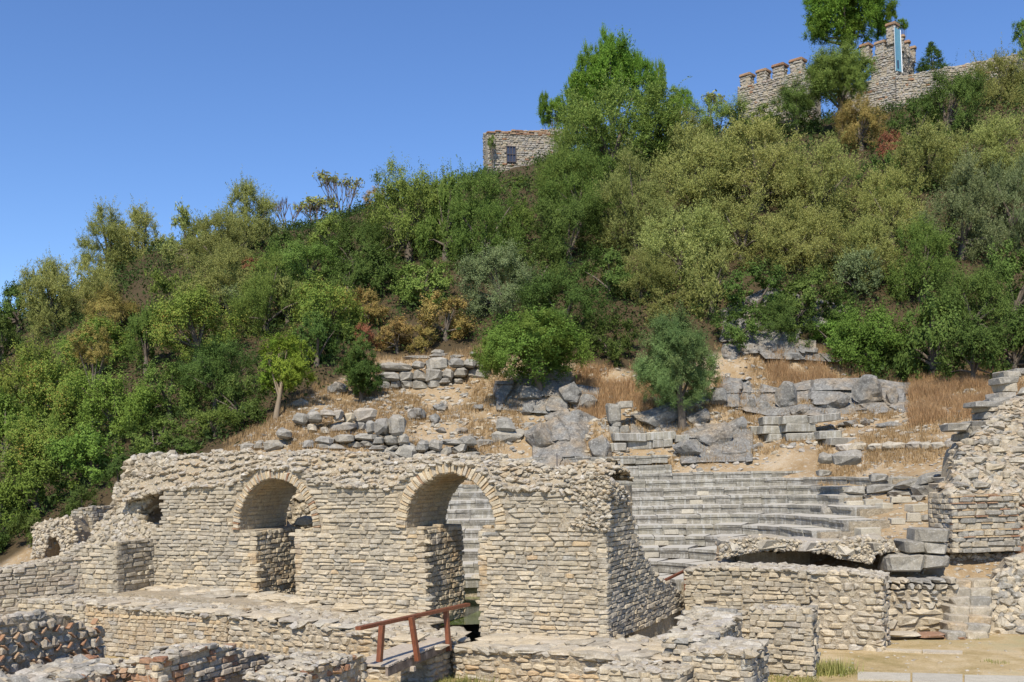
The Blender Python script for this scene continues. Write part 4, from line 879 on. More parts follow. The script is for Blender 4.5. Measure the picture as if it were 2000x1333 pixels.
# ------------------------------------------------------------------ the castle
def cwall(th_, x0_, D0_, x1_, D1_, y0_, y1_, zbot, hc=.15, th=1.0, mat=choose({'castle_stone': 5, 'wall_stone': 2, 'brick': .25}), off=0, ends='', nm='stone'):
    p = P(x0_, y0_, D0_); q = P(x1_, y1_, D1_); zt0, zt1 = p.z, q.z; T = Vector((q.x-p.x, q.y-p.y, 0)); L = T.length; T.normalize(); N = Vector((-T.y, T.x, 0)); O_ = Vector((p.x, p.y, 0))
    pf = interp([(0, zt0), (L, zt1)])
    prism('core', [(.02, zbot), (L-.02, zbot), (L-.02, zt1-.03), (.02, zt0-.03)], T, N, O_, th, 'mortar', th_, .04)
    a = []; face(a, O_, T, -N, L, zbot, pf, min(hc, .16), (.18, .42), .15, mat, None, jit=.05, prot=.03, tpl=LUMP)
    if 'L' in ends: face(a, O_, N, -T, th, zbot, zt0, min(hc, .16), (.18, .42), .15, mat, None, jit=.05, prot=.03, tpl=LUMP)
    if 'R' in ends: face(a, O_+T*L, N, T, th, zbot, zt1, min(hc, .16), (.18, .42), .15, mat, None, jit=.05, prot=.03, tpl=LUMP)
    return a, O_, T, N, L, pf
kh = thing('hilltop_stone_house', 'square stone building with one barred window among the hilltop trees', 'building', P(1000, 335, 80)[:])
a1, O_, T, N, L, pf = cwall(kh, 952, 79.5, 1110, 81, 260, 250, 24.5, .28)
zwin = P(998, 285, 79.8).z; zw0 = P(998, 318, 79.8).z; tw0 = (hit(989, 300, O_, N)-O_).dot(T); tw1 = (hit(1007, 300, O_, N)-O_).dot(T)
a1 = [i for i in a1 if not (tw0 < (Vector(i[2].translation)-O_).dot(T) < tw1 and zw0 < i[2].translation.z < zwin)]
a2, *_ = cwall(kh, 943, 83.5, 951.5, 79.8, 262, 260, 24.5, .28, .25)
pieces(kh, a1+a2)
wn = boxes('window', [(O_+T*(tw0+tw1)/2+UP*(zwin+zw0)/2-N*.02, (tw1-tw0, .06, zwin-zw0), (T, N, UP))], 'window_dark', kh)
boxes('window_bar', [(O_+T*(tw0+(tw1-tw0)*f)+UP*(zwin+zw0)/2-N*.09, (.05, .05, zwin-zw0), (T, N, UP)) for f in (.02, .35, .65, .98)]+[(O_+T*(tw0+tw1)/2+UP*(zw0+(zwin-zw0)*f)-N*.1, (tw1-tw0, .05, .05), (T, N, UP)) for f in (.05, .5, .97)], 'iron', wn)
bk = []; face(bk, O_, T, -N, L, pf(0)-.0, lambda t: pf(t)+.1, .12, (.3, .6), .5, 'brick', None, prot=.08, tpl=CRISP)
pieces(kh, [(i[0], i[1], Matrix.Translation(UP*0) @ i[2], i[3]) for i in bk][:40], 'coping_brick')
kc = thing('castle_battlement_wall', 'crenellated castle wall on the hilltop with brick capped merlons', 'castle wall', P(1500, 215, 78)[:])
a1, O_, T, N, L, pf = cwall(kc, 1440, 79, 1592, 75, 172, 130, 26, .24, 1.0, ends='L')
pieces(kc, a1)
def merlon(x0_, x1_, yt, yb, D, th_=kc, dep=.8):
    p0_, p1_ = P(x0_, yb, D), P(x1_, yb, D); pt = P(x0_, yt, D); w_ = (p1_-p0_).length; T_ = T; c = (p0_+p1_)/2
    it = []; z = p0_.z-.3; hz = pt.z-z
    m = link('merlon', CRISP[0].mesh('mortar', 'core'), th_, xf(c+UP*(hz/2-.3)+N*dep/2, T*(w_*.93), N*dep*.93, UP*hz*.96))
    sub = []
    base = c-T*w_/2; base.z = 0
    face(sub, base, T, -N, w_, z, pt.z-.1, .24, (.25, .55), .2, 'castle_stone', None, tpl=LUMP, prot=.03, jit=.03)
    face(sub, base+T*w_, N, T, dep, z, pt.z-.1, .24, (.25, .55), .2, 'castle_stone', None, tpl=LUMP, prot=.03)
    face(sub, base, N, -T, dep, z, pt.z-.1, .24, (.25, .55), .2, 'castle_stone', None, tpl=LUMP, prot=.03)
    for t_, m_, mw, _ in sub: o = link('stone', t_.mesh(m_, 'stone'), m); o.matrix_parent_inverse = (m.matrix_basis).inverted(); o.matrix_basis = mw
    o = link('brick_cap', CRISP[1].mesh('brick', 'cap'), m); o.matrix_parent_inverse = m.matrix_basis.inverted(); o.matrix_basis = xf(c+UP*(pt.z-c.z+.02)+N*dep/2, T*(w_+.14), N*(dep+.16), UP*.2)
for (x0_, x1_, yt, yb, D) in ((1445, 1466, 147, 172, 78.7), (1477, 1497, 139, 164, 77.9), (1508, 1531, 128, 154, 77.1), (1542, 1567, 118, 145, 76.2)): merlon(x0_, x1_, yt, yb, D)
# corner tower with the banner, its flank, and the curtain wall to the right
kt = thing('castle_corner_tower', 'tall castle corner with merlons beside the big pine', 'castle tower', P(1740, 150, 75)[:])
a1, O_, T, N, L, pf = cwall(kt, 1700, 75.5, 1748, 74.2, 118, 74, 27, .24, .9, ends='R')
for i in a1: pass
pieces(kt, [i for i in a1])
merlon(1731, 1748, 48, 80, 74.3, kt, .7); merlon(1709, 1727, 84, 105, 75.0, kt, .7); merlon(1680, 1697, 89, 112, 76, kt, .7)
a2, O2, T2, N2, L2, _ = cwall(kt, 1750, 74.6, 1786, 79.0, 70, 112, 27, .24, .8, mat='castle_stone'); pieces(kt, a2, 'flank_stone')
T, N = T2, N2
for (x0_, x1_, yt, yb, D) in ((1761, 1770, 72, 95, 76.0), (1771, 1781, 83, 105, 77.2), (1783, 1792, 94, 115, 78.4)): merlon(x0_, x1_, yt, yb, D, kt, .6)
a3, O3, T3, N3, L3, _ = cwall(kt, 1655, 75.8, 1752, 73.8, 170, 140, 24, .26, 1.2, ends='R'); pieces(kt, a3, 'base_stone')
bn = thing('blue_banner', 'tall blue and teal cloth banner with white edges on the castle corner', 'banner', P(1755, 140, 74)[:])
def quad(name, pts, mat, th_, dep=.02):
    V = [p[:] for p in pts]+[(p+YA*dep)[:] for p in pts]; return link(name, mesh_np(name, V, [np.array([[0,1,2,3],[7,6,5,4],[0,4,5,1],[1,5,6,2],[2,6,7,3],[3,7,4,0]])], [mat]), th_)
quad('cloth', [P(1750, 138, 73.75), P(1762, 141, 74.5), P(1758, 60, 74.5), P(1747, 53, 73.75)], 'banner_cloth', bn)
quad('edge_strip', [P(1749, 139, 73.7), P(1749.6, 139, 73.7), P(1746.7, 52, 73.7), P(1746, 51, 73.7)], 'banner_edge', bn)
quad('edge_strip', [P(1761.5, 142, 74.4), P(1763, 142, 74.4), P(1759.2, 60, 74.4), P(1757.8, 58, 74.4)], 'banner_edge', bn)
quad('emblem', [P(1753, 133, 73.9), P(1756, 134, 74.05), P(1755.5, 118, 74.05), P(1752.5, 118, 73.9)], 'window_dark', bn)
kr = thing('castle_curtain_wall', 'long low castle curtain wall climbing right from the banner tower', 'castle wall', P(1880, 150, 74)[:])
a1, *_ = cwall(kr, 1750, 73.6, 1995, 72.0, 150, 104, 25, .26, 1.0); pieces(kr, a1)

# ------------------------------------------------------------------ trees
def crown_tpl(seed, kind, N_, ls, lw_, nc=46):
    r = np.random.default_rng(seed)
    d = r.normal(size=(nc, 3)); d[:, 2] = d[:, 2]*.8+.18; d /= np.linalg.norm(d, axis=1)[:, None]
    rho = r.uniform(.5, .84, nc); cr_ = r.uniform(.13, .32, nc); cc = d*rho[:, None]
    nl = 7; ld = r.normal(size=(nl, 3)); ld[:, 2] = ld[:, 2]*.7+.15; ld /= np.linalg.norm(ld, axis=1)[:, None]; ld *= r.uniform(.3, .62, (nl, 1)); lr = r.uniform(.3, .5, nl)
    li = r.integers(0, nl, nc); m_ = r.random(nc) < .5; cc = np.where(m_[:, None], ld[li]+d*lr[li][:, None]*r.uniform(.5, 1, (nc, 1)), cc)
    if kind == 'cone':
        z = r.uniform(-.95, .9, nc); rr = (1-z)/2*.8*np.sqrt(r.uniform(.3, 1, nc)); an = r.uniform(0, 6.28, nc); cc = np.stack([rr*np.cos(an), rr*np.sin(an), z], 1); cr_ = .12+.16*(1-z)/2
    wgt = cr_**2; ci = r.choice(nc, N_, p=wgt/wgt.sum()); c = cc[ci]; q = r.normal(size=(N_, 3)); q /= np.linalg.norm(q, axis=1)[:, None]
    outw = c/np.maximum(np.linalg.norm(c, axis=1), 1e-3)[:, None]; q = q+outw*.45+np.array([0, 0, .3]); q /= np.linalg.norm(q, axis=1)[:, None]
    # twigs of uneven length fan out of every clump and carry the leaves
    nt_ = 46 if kind in ('fine', 'needle', 'cone') else 30
    ti = ci*nt_+r.integers(0, nt_, N_); M_ = nc*nt_; oc = np.repeat(cc, nt_, 0); oo = oc/np.maximum(np.linalg.norm(oc, axis=1), 1e-3)[:, None]
    td = r.normal(size=(M_, 3))+oo*.7+np.array([0, 0, .55 if kind != 'broad' else .2]); td /= np.linalg.norm(td, axis=1)[:, None]; tl = np.repeat(cr_, nt_)*r.uniform(.68, 1.15, M_)
    side = r.normal(size=(M_, 3))*.35; f_ = r.random(N_)**.6
    q = td[ti]; pos = c+q*(tl[ti]*f_)[:, None]+side[ti]*(tl[ti]*f_*f_)[:, None]+r.normal(0, .014 if kind in ('fine', 'needle', 'cone') else .024, (N_, 3))
    q = q*.7+outw*.6; q /= np.linalg.norm(q, axis=1)[:, None]
    if kind == 'broad': pos[:, 2] = np.where(r.random(N_) < .6, np.round(pos[:, 2]*11)/11+r.normal(0, .022, N_), pos[:, 2])
    nrm = q+r.normal(0, .5, (N_, 3))+np.array([0, 0, .2]); nrm /= np.linalg.norm(nrm, axis=1)[:, None]
    if kind in ('fine', 'needle', 'cone'): ax = q*.6+np.array([0, 0, .35])+r.normal(0, .6, (N_, 3)); nrm = q+r.normal(0, .5, (N_, 3)); nrm -= ax*((nrm*ax).sum(1)/(ax*ax).sum(1))[:, None]
    else: ax = np.cross(nrm, r.normal(size=(N_, 3)))
    nrm /= np.linalg.norm(nrm, axis=1)[:, None]; ax /= np.linalg.norm(ax, axis=1)[:, None]
    bx = np.cross(nrm, ax); bx /= np.maximum(np.linalg.norm(bx, axis=1), 1e-6)[:, None]
    sc = r.uniform(.6, 1.3, N_)[:, None]; a = ax*ls*sc; b = bx*lw_*sc
    V = np.stack([pos-a, pos+b-a*.1, pos+a, pos-b-a*.1], 1).reshape(-1, 3)
    return V, np.arange(N_*4).reshape(-1, 4), cc
CROWN = {}
def mk(key, n, *a):
    for i in range(n):
        V, f, cc = crown_tpl(hash(key) % 1 + len(CROWN)*17+i*5+3, *a); me = mesh_np('crown_'+key, V, [f], ['leaf_mid']); CROWN.setdefault(key, []).append((me, cc))
mk('fineL', 4, 'fine', 60000, .017, .0062, 70); mk('fineS', 2, 'fine', 15000, .034, .012, 34)
mk('medL', 3, 'med', 46000, .0135, .0085, 66); mk('medS', 2, 'med', 13000, .026, .017, 34)
mk('broadL', 3, 'broad', 26000, .020, .012, 60); mk('broadS', 2, 'broad', 12000, .030, .018, 34)
mk('needleL', 3, 'needle', 42000, .024, .009, 60); mk('cone', 2, 'cone', 12000, .04, .012, 90)
KIND = {'olive': ('fine', 'leaf_olive'), 'darkolive': ('fine', 'leaf_mid'), 'dark': ('med', 'leaf_dark'), 'mid': ('med', 'leaf_mid'), 'bright': ('broad', 'leaf_bright'), 'lime': ('med', 'leaf_lime'), 'red': ('broad', 'leaf_red'),
        'ochre': ('med', 'leaf_ochre'), 'rust': ('med', 'leaf_rust'), 'grey': ('fine', 'leaf_grey'), 'greymed': ('med', 'leaf_grey'), 'greengrey': ('med', 'leaf_sage'), 'pine': ('needleL', 'leaf_pine'), 'fir': ('cone', 'leaf_dark'), 'darkbroad': ('broad', 'leaf_dark')}
def tube(V, Fq, pts, rads, n=6):
    base = len(V)
    for i, p in enumerate(pts):
        d = (pts[min(i+1, len(pts)-1)]-pts[max(i-1, 0)]).normalized(); a = d.cross(XA if abs(d.x) < .9 else YA).normalized(); b = d.cross(a)
        for k in range(n): an = 2*math.pi*k/n; V.append((p+(a*math.cos(an)+b*math.sin(an))*rads[i])[:])
    for i in range(len(pts)-1):
        for k in range(n): Fq.append((base+i*n+k, base+i*n+(k+1) % n, base+(i+1)*n+(k+1) % n, base+(i+1)*n+k))
def tree(x, yt, yb, hw, kind, lab, D=None, bark='bark', grp=None, base=None, name=None, extra=()):
    """crown seen from yt to yb, half width hw px, rooted on the hill"""
    if D is None: D = march(x, yb-.12*(yb-yt), 30, 82)+hw*.45*.025
    c = P(x, (yt+yb)/2, D); rx = hw*D/F; rz = (yb-yt)/2*D/F; z0 = g1(c.x, D)
    b = Vector((c.x, D, min(z0, c.z))) if base is None else base
    shape, mat = KIND[kind]; key = shape if shape in CROWN else shape+('L' if hw*D/F > 1.7 else 'S')
    nm = name or ('shrub' if rz < 1.5 else {'pine': 'pine_tree', 'fir': 'fir_tree', 'olive': 'olive_tree', 'darkolive': 'olive_tree'}.get(kind, 'broadleaf_tree'))
    t = thing(nm, lab, 'shrub' if nm == 'shrub' else 'tree', b[:], grp or ('shrubs on the hillside' if nm == 'shrub' else 'trees on the hillside'))
    me, cc = random.choice(CROWN[key]); o = link('crown', me, t)
    yaw = random.uniform(0, 6.28); Rm = Matrix.Rotation(yaw, 4, 'Z')
    k = 1.25 if yt < 560 and x < 1000 else 1.1; mw = Matrix.Translation(c) @ Matrix.Diagonal((rx*k, rx*1.0, rz*k, 1)) @ Rm
    o.matrix_basis = mw
    o.material_slots[0].link = 'OBJECT'; o.material_slots[0].material = M[mat]
    for (ex, et, eb, ew) in extra:
        ec = P(ex, (et+eb)/2, D+random.uniform(-1, 1)); o2 = link('crown', random.choice(CROWN[key])[0], t)
        o2.matrix_basis = Matrix.Translation(ec) @ Matrix.Diagonal((ew*D/F*1.15, ew*D/F*1.1, (eb-et)/2*D/F*1.1, 1)) @ Matrix.Rotation(random.uniform(0, 6.28), 4, 'Z')
        o2.material_slots[0].link = 'OBJECT'; o2.material_slots[0].material = M[mat]
    V = []; Q = []; top = c-UP*rz*.15; r0 = max(.05, .045*(rx+rz)); fork = b.lerp(top, .45)
    mid = b.lerp(fork, .5)+Vector((random.uniform(-.1, .1), 0, 0))*r0*4
    tube(V, Q, [b-UP*.3, mid, fork, top], [r0*1.2, r0, r0*.8, r0*.3])
    for q in random.sample(range(len(cc)), min(10, len(cc))):
        e = mw @ Vector(cc[q]); tube(V, Q, [fork.lerp(top, random.random()*.8), fork.lerp(e, .55)+UP*rz*.08, e], [r0*.45, r0*.28, r0*.08], 5)
    link('trunk', mesh_np('trunk', V, [np.array(Q)], [bark], smooth=True), t); return t
T_ = [
 (35,545,680,48,'dark','dark round tree at the far left end of the skyline'),(5,600,720,40,'dark','dark tree cut by the left edge below the skyline'),
 (105,515,680,58,'olive','yellow green tree second from the left on the skyline'),(160,505,640,60,'olive','pale olive tree sloping down left of the open branched tree'),
 (215,425,560,55,'olive','left half of the open branched skyline tree pair',70),(275,420,570,62,'olive','open branched skyline tree with blue sky showing through its limbs',71),
 (365,405,540,50,'olive','olive tree left of the highest left skyline crown'),(480,368,520,66,'olive','round bright crown, highest on the left skyline'),(425,430,560,65,'olive','broad olive crown below the round skyline one'),
 (735,362,440,22,'ochre','small yellowing tree at the skyline left of the big soft green tree',74),
 (800,318,545,88,'mid','big soft green tree on the skyline left of the stone house'),(870,340,540,50,'darkolive','tall green tree between the soft green tree and the house'),(945,352,560,80,'darkolive','grey green tree right under the stone house'),
 (932,336,352,8,'dark','tiny dark bush at the left foot of the stone house',80),(1010,344,372,26,'mid','green bush hiding the foot of the stone house window'),
 (600,470,590,75,'mid','green tree below the bare twigs on the skyline'),(690,430,570,62,'dark','dark green tree left below the soft green tree'),(560,450,530,40,'dark','small dark tree right of the round skyline crown'),(640,420,520,40,'mid','green bush beneath the sparse yellow tree'),
 (640,545,700,70,'red','light green tree with yellowing leaves above the rust bush'),(720,560,660,42,'ochre','yellow green bush right of the light green tree'),(560,540,660,50,'olive','olive bush behind the lime green tree'),
 (430,515,650,75,'olive','olive green tree behind the domed light green one'),(520,520,680,70,'darkolive','dull green tree right of the domed light green one'),(330,530,660,60,'darkolive','dull green tree below the open branched pair'),(500,505,545,30,'rust','pinkish brown bush high on the left slope'),
 (220,565,690,62,'ochre','yellowish tree below the skyline at left'),(285,590,760,40,'darkolive','slim dark olive tree left of the domed one'),
 (385,575,740,85,'red','domed light green tree flecked with yellow leaves'),(450,560,640,50,'grey','greyish crown behind the domed tree'),
 (190,625,760,75,'red','tree with orange top leaves at the left'),(180,628,720,40,'ochre','orange yellow top of the left thicket',44),(60,660,850,75,'red','tree with many red leaves at the left edge'),(120,690,880,80,'red','green tree flecked red right of the left edge one'),(230,720,900,80,'bright','bright green tree in the middle of the left thicket'),
 (10,760,950,70,'bright','bright green tree cut by the left edge'),(95,800,960,80,'red','broad green tree low in the left thicket'),(180,830,980,75,'bright','low spreading tree above the ruined corner'),(70,880,1040,75,'bright','bright green shrub mass above the ruined corner'),(10,950,1075,45,'bright','bright shrub at the left edge near the ground'),(60,1000,1095,40,'dark','dark shrub behind the low dim wall'),(160,940,1040,40,'dark','dark shrub behind the ruined corner'),(-30,1000,1110,50,'dark','dark shrub cut by the left edge above the low wall'),
 (300,800,915,65,'mid','green bush behind the broken vault top'),(240,880,960,40,'dark','dark bush at the left side of the broken vault',31),(330,690,850,60,'mid','green tree left of the dark round tree'),
 (420,650,830,85,'dark','dark round tree left of the lime green one'),(470,720,860,60,'dark','dark green tree beside the thin pale trunk'),(420,790,880,55,'darkolive','olive shrub above the wall top at left'),(360,850,900,40,'dark','dark shrub just above the wall top'),
 (620,610,745,55,'dark','dark green tree behind the small fir'),(660,590,690,50,'mid','green tree above the small fir'),
 (775,620,710,50,'ochre','yellow ochre bush right of the rust bush'),(870,570,700,62,'ochre','brownish ochre bush above the block terrace'),(715,625,695,28,'rust','small rust red bush above the fir'),(830,630,700,40,'ochre','low yellow bush directly behind the block terrace'),
 (825,510,620,58,'mid','mid green tree above the ochre bushes'),(740,480,600,62,'dark','dark tree in the hollow below the soft green tree'),(680,500,620,45,'dark','dark crown above the yellowing tree'),
 (980,488,650,72,'greymed','silvery green tree above the bright green bush'),(1010,395,520,50,'darkolive','olive tree below and right of the stone house'),(1110,370,560,80,'dark','dark green tree left of the great olive'),(1050,460,600,60,'dark','dark tree behind the silvery one'),(1100,520,720,90,'dark','broad dark tree behind the bright green bush'),(1190,600,740,55,'dark','dark tree right of the bright green bush'),(1190,480,620,60,'dark','dark crown under the left edge of the great olive'),
 (1100,262,470,66,'darkolive','olive tree covering the right of the stone house'),(1130,300,480,80,'darkolive','dull green crown below the big pine'),
 (1195,160,390,130,'darkolive','huge dull green tree in front of the hilltop pine'),(1270,200,360,60,'darkolive','right shoulder of the huge dull green tree'),(1130,190,330,45,'darkolive','left shoulder of the huge dull green tree'),
 (1400,185,330,70,'mid','green tree left of the battlements'),(1340,220,340,60,'olive','olive green tree between the pine and the battlements'),
 (1555,155,285,58,'dark','dark soft tree under the battlements'),(1495,200,270,40,'mid','low green bush at the battlement foot'),
 (1640,85,225,72,'mid','round feathery tree in front of the castle corner',68,[(1610,110,215,40),(1668,105,210,40),(1640,95,180,50)]),
 (1850,130,310,70,'dark','dark round tree under the curtain wall'),(1790,190,320,50,'dark','dark bush left of the curtain wall tree'),(1950,110,320,75,'olive','olive tree over the curtain wall at the right',66),(2020,90,330,60,'olive','olive tree cut by the right edge near the top',66),
 (1680,190,320,52,'ochre','brownish bush on the bank below the castle corner'),(1740,250,340,30,'rust','reddish scrub on the bank below the castle'),(1720,290,420,45,'dark','dark ivy covered bush below the castle bank'),
 (1350,255,480,95,'olive','upper left crown of the great olive thicket'),(1480,235,460,110,'olive','highest crown of the great olive thicket'),(1600,270,480,80,'olive','right crown of the great olive thicket'),(1240,310,540,80,'olive','left crown of the great olive thicket'),
 (1330,400,600,95,'olive','middle crown of the great olive thicket'),(1450,380,560,100,'olive','central crown of the great olive thicket'),(1560,400,580,85,'olive','lower right crown of the great olive thicket'),(1250,480,620,70,'olive','lower left crown of the great olive thicket'),
 (1390,470,650,60,'olive','drooping olive bough above the grey green tree'),(1310,560,660,58,'olive','pale olive crown just above the grey green tree'),
 (1480,500,660,70,'dark','shaded tree below the great olive'),(1570,520,690,70,'dark','shaded tree right below the great olive'),
 (1440,585,700,58,'dark','shaded dark bough hanging before the left of the cliff',45.5),(1535,570,712,80,'dark','dark tree hanging over the middle of the cliff',46),(1640,570,665,45,'dark','dark foliage above the soft green cliff bush'),  # first two crowns added to cover bright rock and stand in for shade
 (1690,430,600,72,'olive','hanging olive tree above the bright right bush'),(1740,330,520,75,'olive','olive tree below the dark ivy bush'),(1670,480,610,58,'grey','greyish hanging olive tree'),
 (1810,240,400,75,'olive','olive tree below the curtain wall'),(1945,230,420,80,'olive','broad olive tree at the right edge under the castle'),
 (1880,330,560,85,'grey','silver leaved tree at the right'),(1975,310,520,70,'grey','silver leaved tree cut by the right edge'),
 (1800,430,640,70,'darkolive','dull olive tree left of the silver tree'),(1980,470,680,70,'dark','dark tree cut by the right edge'),(1900,500,715,75,'dark','dark tree below the silver leaved tree'),(1820,560,782,75,'darkbroad','dark broad leaved tree right of the bright bush'),(1900,620,780,65,'darkbroad','low dark tree above the dry grass slope'),(1980,600,768,60,'darkbroad','low dark tree at the right edge above the stepped blocks'),
]
for t in T_: tree(*t[:6], D=(t[6] if len(t) > 6 else None), extra=(t[7] if len(t) > 7 else ()))
tree(1195, 100, 250, 72, 'pine', 'tall bright pine on the hilltop right of the stone house', 82, extra=[(1188, 66, 180, 22), (1212, 74, 190, 20), (1168, 78, 190, 20), (1236, 96, 200, 24), (1262, 112, 210, 24), (1285, 108, 230, 16), (1142, 104, 210, 22), (1122, 136, 230, 20), (1150, 150, 250, 34)])
tree(1078, 195, 262, 26, 'pine', 'small bright pine standing just left of the hilltop pine', 83, extra=[(1062, 178, 240, 11), (1092, 190, 240, 13)])
tree(1325, 165, 240, 28, 'pine', 'small pine tip showing right of the huge dull tree', 83)
tree(1650, -70, 100, 84, 'pine', 'great bright pine behind the castle cut by the top edge', 80, extra=[(1590, -10, 60, 24), (1600, 20, 95, 26), (1650, -60, 60, 40), (1690, -30, 80, 36), (1725, -20, 50, 24), (1715, 20, 90, 26), (1665, 30, 105, 34), (1740, 10, 50, 12)])
tree(1762, 36, 62, 12, 'pine', 'tiny pine tuft behind the banner', 82)
tree(1820, 85, 140, 36, 'fir', 'dark juniper standing behind the curtain wall', 77)
tree(1998, 32, 115, 24, 'bright', 'leafy branch at the top right corner', 70)
# individually seen trees close to the ruins
q = P(536, 830, march(536, 822, 34, 44)); tree(556, 640, 775, 55, 'lime', 'lime green tree on a thin pale trunk above the left terrace', q.y, 'pale_bark', base=q, extra=[(538, 690, 770, 36), (582, 695, 760, 36), (556, 650, 720, 36)])
q = P(705, 786, march(705, 786, 34, 46)); tree(704, 690, 778, 44, 'dark', 'small dark fir on the terrace path', q.y, base=q, name='fir_tree', extra=[(702, 652, 730, 24), (704, 668, 755, 34), (690, 700, 772, 30), (722, 700, 772, 30)])
q = P(1332, 838, march(1332, 838, 34, 44)); tree(1322, 605, 795, 84, 'greengrey', 'grey green tree with slim trunk right of centre', q.y, base=q, extra=[(1285, 655, 805, 52), (1356, 650, 812, 54), (1322, 610, 740, 54), (1320, 700, 815, 60)])
q = P(1052, 778, march(1052, 778, 34, 46)); tree(1045, 592, 758, 104, 'bright', 'bright green spreading bush with red berries at centre', q.y, base=q, extra=[(985, 640, 755, 52), (1100, 630, 750, 58), (1045, 600, 700, 60), (955, 655, 745, 34)])
tree(1700, 588, 755, 82, 'bright', 'bright green bush overhanging the right end of the cliff', 44.6, extra=[(1660, 620, 720, 50), (1745, 640, 762, 50)])
tree(1625, 620, 700, 48, 'bright', 'soft green bush hanging over the shaded cliff', 45.2)
tree(1770, 650, 782, 48, 'darkbroad', 'dark green bush at the right end of the cliff', 44.4)
tree(960, 262, 292, 9, 'mid', 'tuft of ivy on the corner of the stone house', 79)
# bare twiggy trees on the skyline
def bare(x, yt, yb, hw, D, lab, leaves):
    b = P(x, yb+20, D); b.z = min(b.z, g1(b.x, D)); t = thing('bare_tree', lab, 'tree', b[:], 'trees on the hillside'); V = []; Q = []; tips = []
    H = (yb-yt)*D/F; W_ = hw*D/F; s0 = P(x, yb, D)
    tube(V, Q, [b, s0], [.14, .11], 6)
    def br(p, d, l, r_, k):
        e = p+d*l; tube(V, Q, [p, p.lerp(e, .5)+Vector((random.uniform(-1, 1), random.uniform(-1, 1), 0))*l*.06, e], [r_, r_*.8, r_*.6], 4)
        if k == 0: tips.append(e); return
        for _ in range(3 if k > 1 else 4):
            dd = (d+Vector((random.uniform(-.75, .75)*W_/H*1.8, random.uniform(-.6, .6), random.uniform(-.2, .35)))).normalized(); br(e, dd, l*random.uniform(.6, .85), r_*.6, k-1)
    for _ in range(3): br(s0, Vector((random.uniform(-.4, .4), random.uniform(-.3, .3), 1)).normalized(), H*.33, .07, 4)
    link('branches', mesh_np('branches', V, [np.array(Q)], ['twig']), t)
    if leaves:
        n = leaves; tp = np.array([tips[random.randrange(len(tips))][:] for _ in range(n)])+rng.normal(0, .12, (n, 3)); a = rng.normal(0, .07, (n, 3)); b_ = rng.normal(0, .05, (n, 3))
        link('foliage', mesh_np('foliage', np.stack([tp-a, tp+b_, tp+a, tp-b_], 1).reshape(-1, 3), [np.arange(4*n).reshape(-1, 4)], ['leaf_olive']), t)
bare(562, 388, 470, 26, 76, 'bare purple grey twigs of a leafless tree on the skyline', 0)
bare(665, 345, 460, 30, 76, 'sparse tree with fine dark branches and yellow tips on the skyline', 500)
bare(615, 385, 460, 32, 76.5, 'thin brownish half bare tree between the two leafless ones', 900)
bare(1385, 185, 235, 30, 80, 'dry twigs sticking up left of the battlements', 300)

# ------------------------------------------------------------------ uncountable cover: undergrowth, grass, pebbles
def pix(X, D, Z):
    u = X/D*F; v = (Z-ZC)/D*F; return PX+u*cr-v*sr, PY-(u*sr+v*cr)
def scatter(n, x0_, x1_, d0, d1):
    D = np.sqrt(rng.uniform(d0**2, d1**2, n)); u = (rng.uniform(x0_, x1_, n)-PX)/F; X = u*D; return X, D, ground(X, D)
def leaves(name, P_, h, ls, mats, dens):
    n = len(P_)*dens; c = np.repeat(P_, dens, 0)+rng.normal(0, 1, (n, 3))*np.array([h*.6, h*.6, h*.45]); c[:, 2] += h*.4
    a = rng.normal(0, ls, (n, 3)); b = rng.normal(0, ls*.6, (n, 3)); V = np.stack([c-a, c+b, c+a, c-b], 1).reshape(-1, 3)
    mi = np.repeat(rng.integers(0, len(mats), len(P_)), dens); o = link(name, mesh_np(name, V, [np.arange(4*n).reshape(-1, 4)], mats, mi)); o['kind'] = 'stuff'; return o
X, D, Z = scatter(15500, -1000, 3000, 30, 86); px, py = pix(X, D, Z); k = (py < np.interp(px, FLX, FLY)-8)
k &= ~((px > 1395) & (px < 1680) & (py > 655)); k &= ~((px > 925) & (px < 1040) & (py < 345)); PT = np.stack([X, D, Z], 1)[k]
o = leaves('undergrowth', PT, .6, .05, ['leaf_gap_shade', 'leaf_gap_shade', 'leaf_gap_shade'], 40); tag(o, 'dense green undergrowth covering the wooded hillside', 'undergrowth')  # coloured very dark so the gaps between trees look shadowed
def grass(name, lab, PT, h, mat, per=7, wd=.012):
    n = len(PT)*per; c = np.repeat(PT, per, 0)+rng.normal(0, .06, (n, 3))*np.array([1, 1, 0]); an = rng.uniform(0, 6.28, n); l = rng.uniform(.4, 1.2, n)*h
    tip = c+np.stack([np.cos(an)*l*rng.uniform(.1, .7, n), np.sin(an)*l*rng.uniform(.1, .7, n), l], 1); s = np.stack([np.sin(an), -np.cos(an), 0*an], 1)*wd
    c[:, 2] -= .03; V = np.stack([c-s, c+s, tip], 1).reshape(-1, 3)
    o = link(name, mesh_np(name, V, [np.arange(3*n).reshape(-1, 3)], [mat])); o['kind'] = 'stuff'; return tag(o, lab, 'grass')
X, D, Z = scatter(42000, 440, 2100, 33, 47); px, py = pix(X, D, Z); k = (py > np.interp(px, FLX, FLY)-15) & (vnoise(X, D, 1.1, 9)+.25*rng.random(len(X)) > .52)
k &= ~((px > 1180) & (px < 1600) & (D < 37.5)); PT = np.stack([X, D, Z], 1)[k]
grass('dry_grass', 'dry straw coloured grass on the slope above the theatre', PT, .22, 'grass_dry', 6)
X, D, Z = scatter(9000, 1400, 1700, 42, 48); px, py = pix(X, D, Z); k = (py > 690) & (vnoise(X, D, .9, 5)+.3*rng.random(len(X)) > .62); A_ = np.stack([X, D, Z], 1)[k]
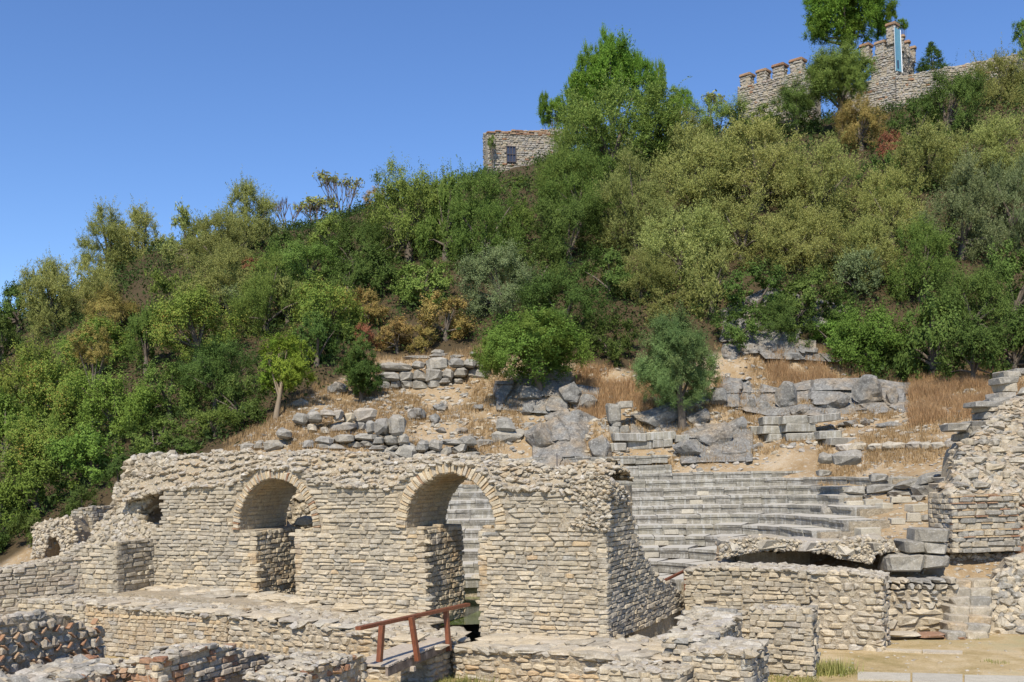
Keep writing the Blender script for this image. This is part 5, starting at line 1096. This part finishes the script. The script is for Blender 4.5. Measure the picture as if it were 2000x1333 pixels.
X, D, Z = scatter(5000, 1130, 1300, 40.5, 46); px, py = pix(X, D, Z); B_ = np.stack([X, D, Z], 1)[(py > 720) & (vnoise(X, D, .9, 5)+.3*rng.random(len(X)) > .62)]
X, D, Z = scatter(9000, 1780, 1990, 36.5, 43.5); px, py = pix(X, D, Z); C_ = np.stack([X, D, Z], 1)[(py > 735) & (vnoise(X, D, .9, 5)+.3*rng.random(len(X)) > .6)]
grass('rusty_grass', 'tall rust coloured dry grass below the cliff and bushes', np.concatenate([A_, B_, C_]), .42, 'grass_rust', 5)
X, D, Z = scatter(26000, -100, 2100, 16.5, 23.3); k = vnoise(X, D, 1.5, 11)+.3*rng.random(len(X)) > .72; k &= ~((X/D > .30) & (vnoise(X, D, .8, 4) < .85))
grass('short_grass', 'short patchy green and straw grass on the flat ground', np.stack([X, D, Z], 1)[k], .07, 'grass_green', 6)
for x, D, lab in ((1520, 19.6, 'fresh green grass tuft left of the square wall end'), (1615, 19.3, 'fresh green grass tuft right of the square wall end'), (545, 20.6, 'tall pale weeds against the podium wall'), (909, 18.3, 'weed growing in the corner below the platform')):
    p = P(x, 1320, D); n = 110; X = p.x+rng.normal(0, .22, n); Dd = D+rng.normal(0, .12, n); grass('grass_tuft', lab, np.stack([X, Dd, ground(X, Dd)], 1), .28, 'grass_green', 6)['kind'] = 'stuff'
Lp = []
X, D, Z = scatter(14000, 440, 2100, 24.5, 46); px, py = pix(X, D, Z)
for x, d, z, a, b in zip(X, D, Z, px, py):
    if b < np.interp(a, FLX, FLY) or (a < 1640 and d < 36.8): continue
    s = random.choice((.06, .08, .12, .18, .3 if d > 36 else .12)); rub(Lp, Vector((x, d, z)), s, random.choice(('rubble', 'grey_stone', 'rubble')), .6)
X, D, Z = scatter(260, 555, 1500, 37.5, 42.5)
for x, d, z in zip(X, D, Z): rub(Lp, Vector((x, d, z)), random.choice((.12, .2, .3)), random.choice(('rubble', 'grey_stone', 'rubble')), .7)
X, D, Z = scatter(1200, -100, 2100, 16.5, 23.4)
for x, d, z in zip(X, D, Z): rub(Lp, Vector((x, d, z)), random.choice((.03, .05, .08)), 'rubble', .5)
o = merged('scattered_stones', Lp); tag(o, 'small loose stones scattered over the dry ground', 'stones')
print('objects', len(bpy.data.objects), 'tris', sum(len(m.polygons) for m in bpy.data.meshes))
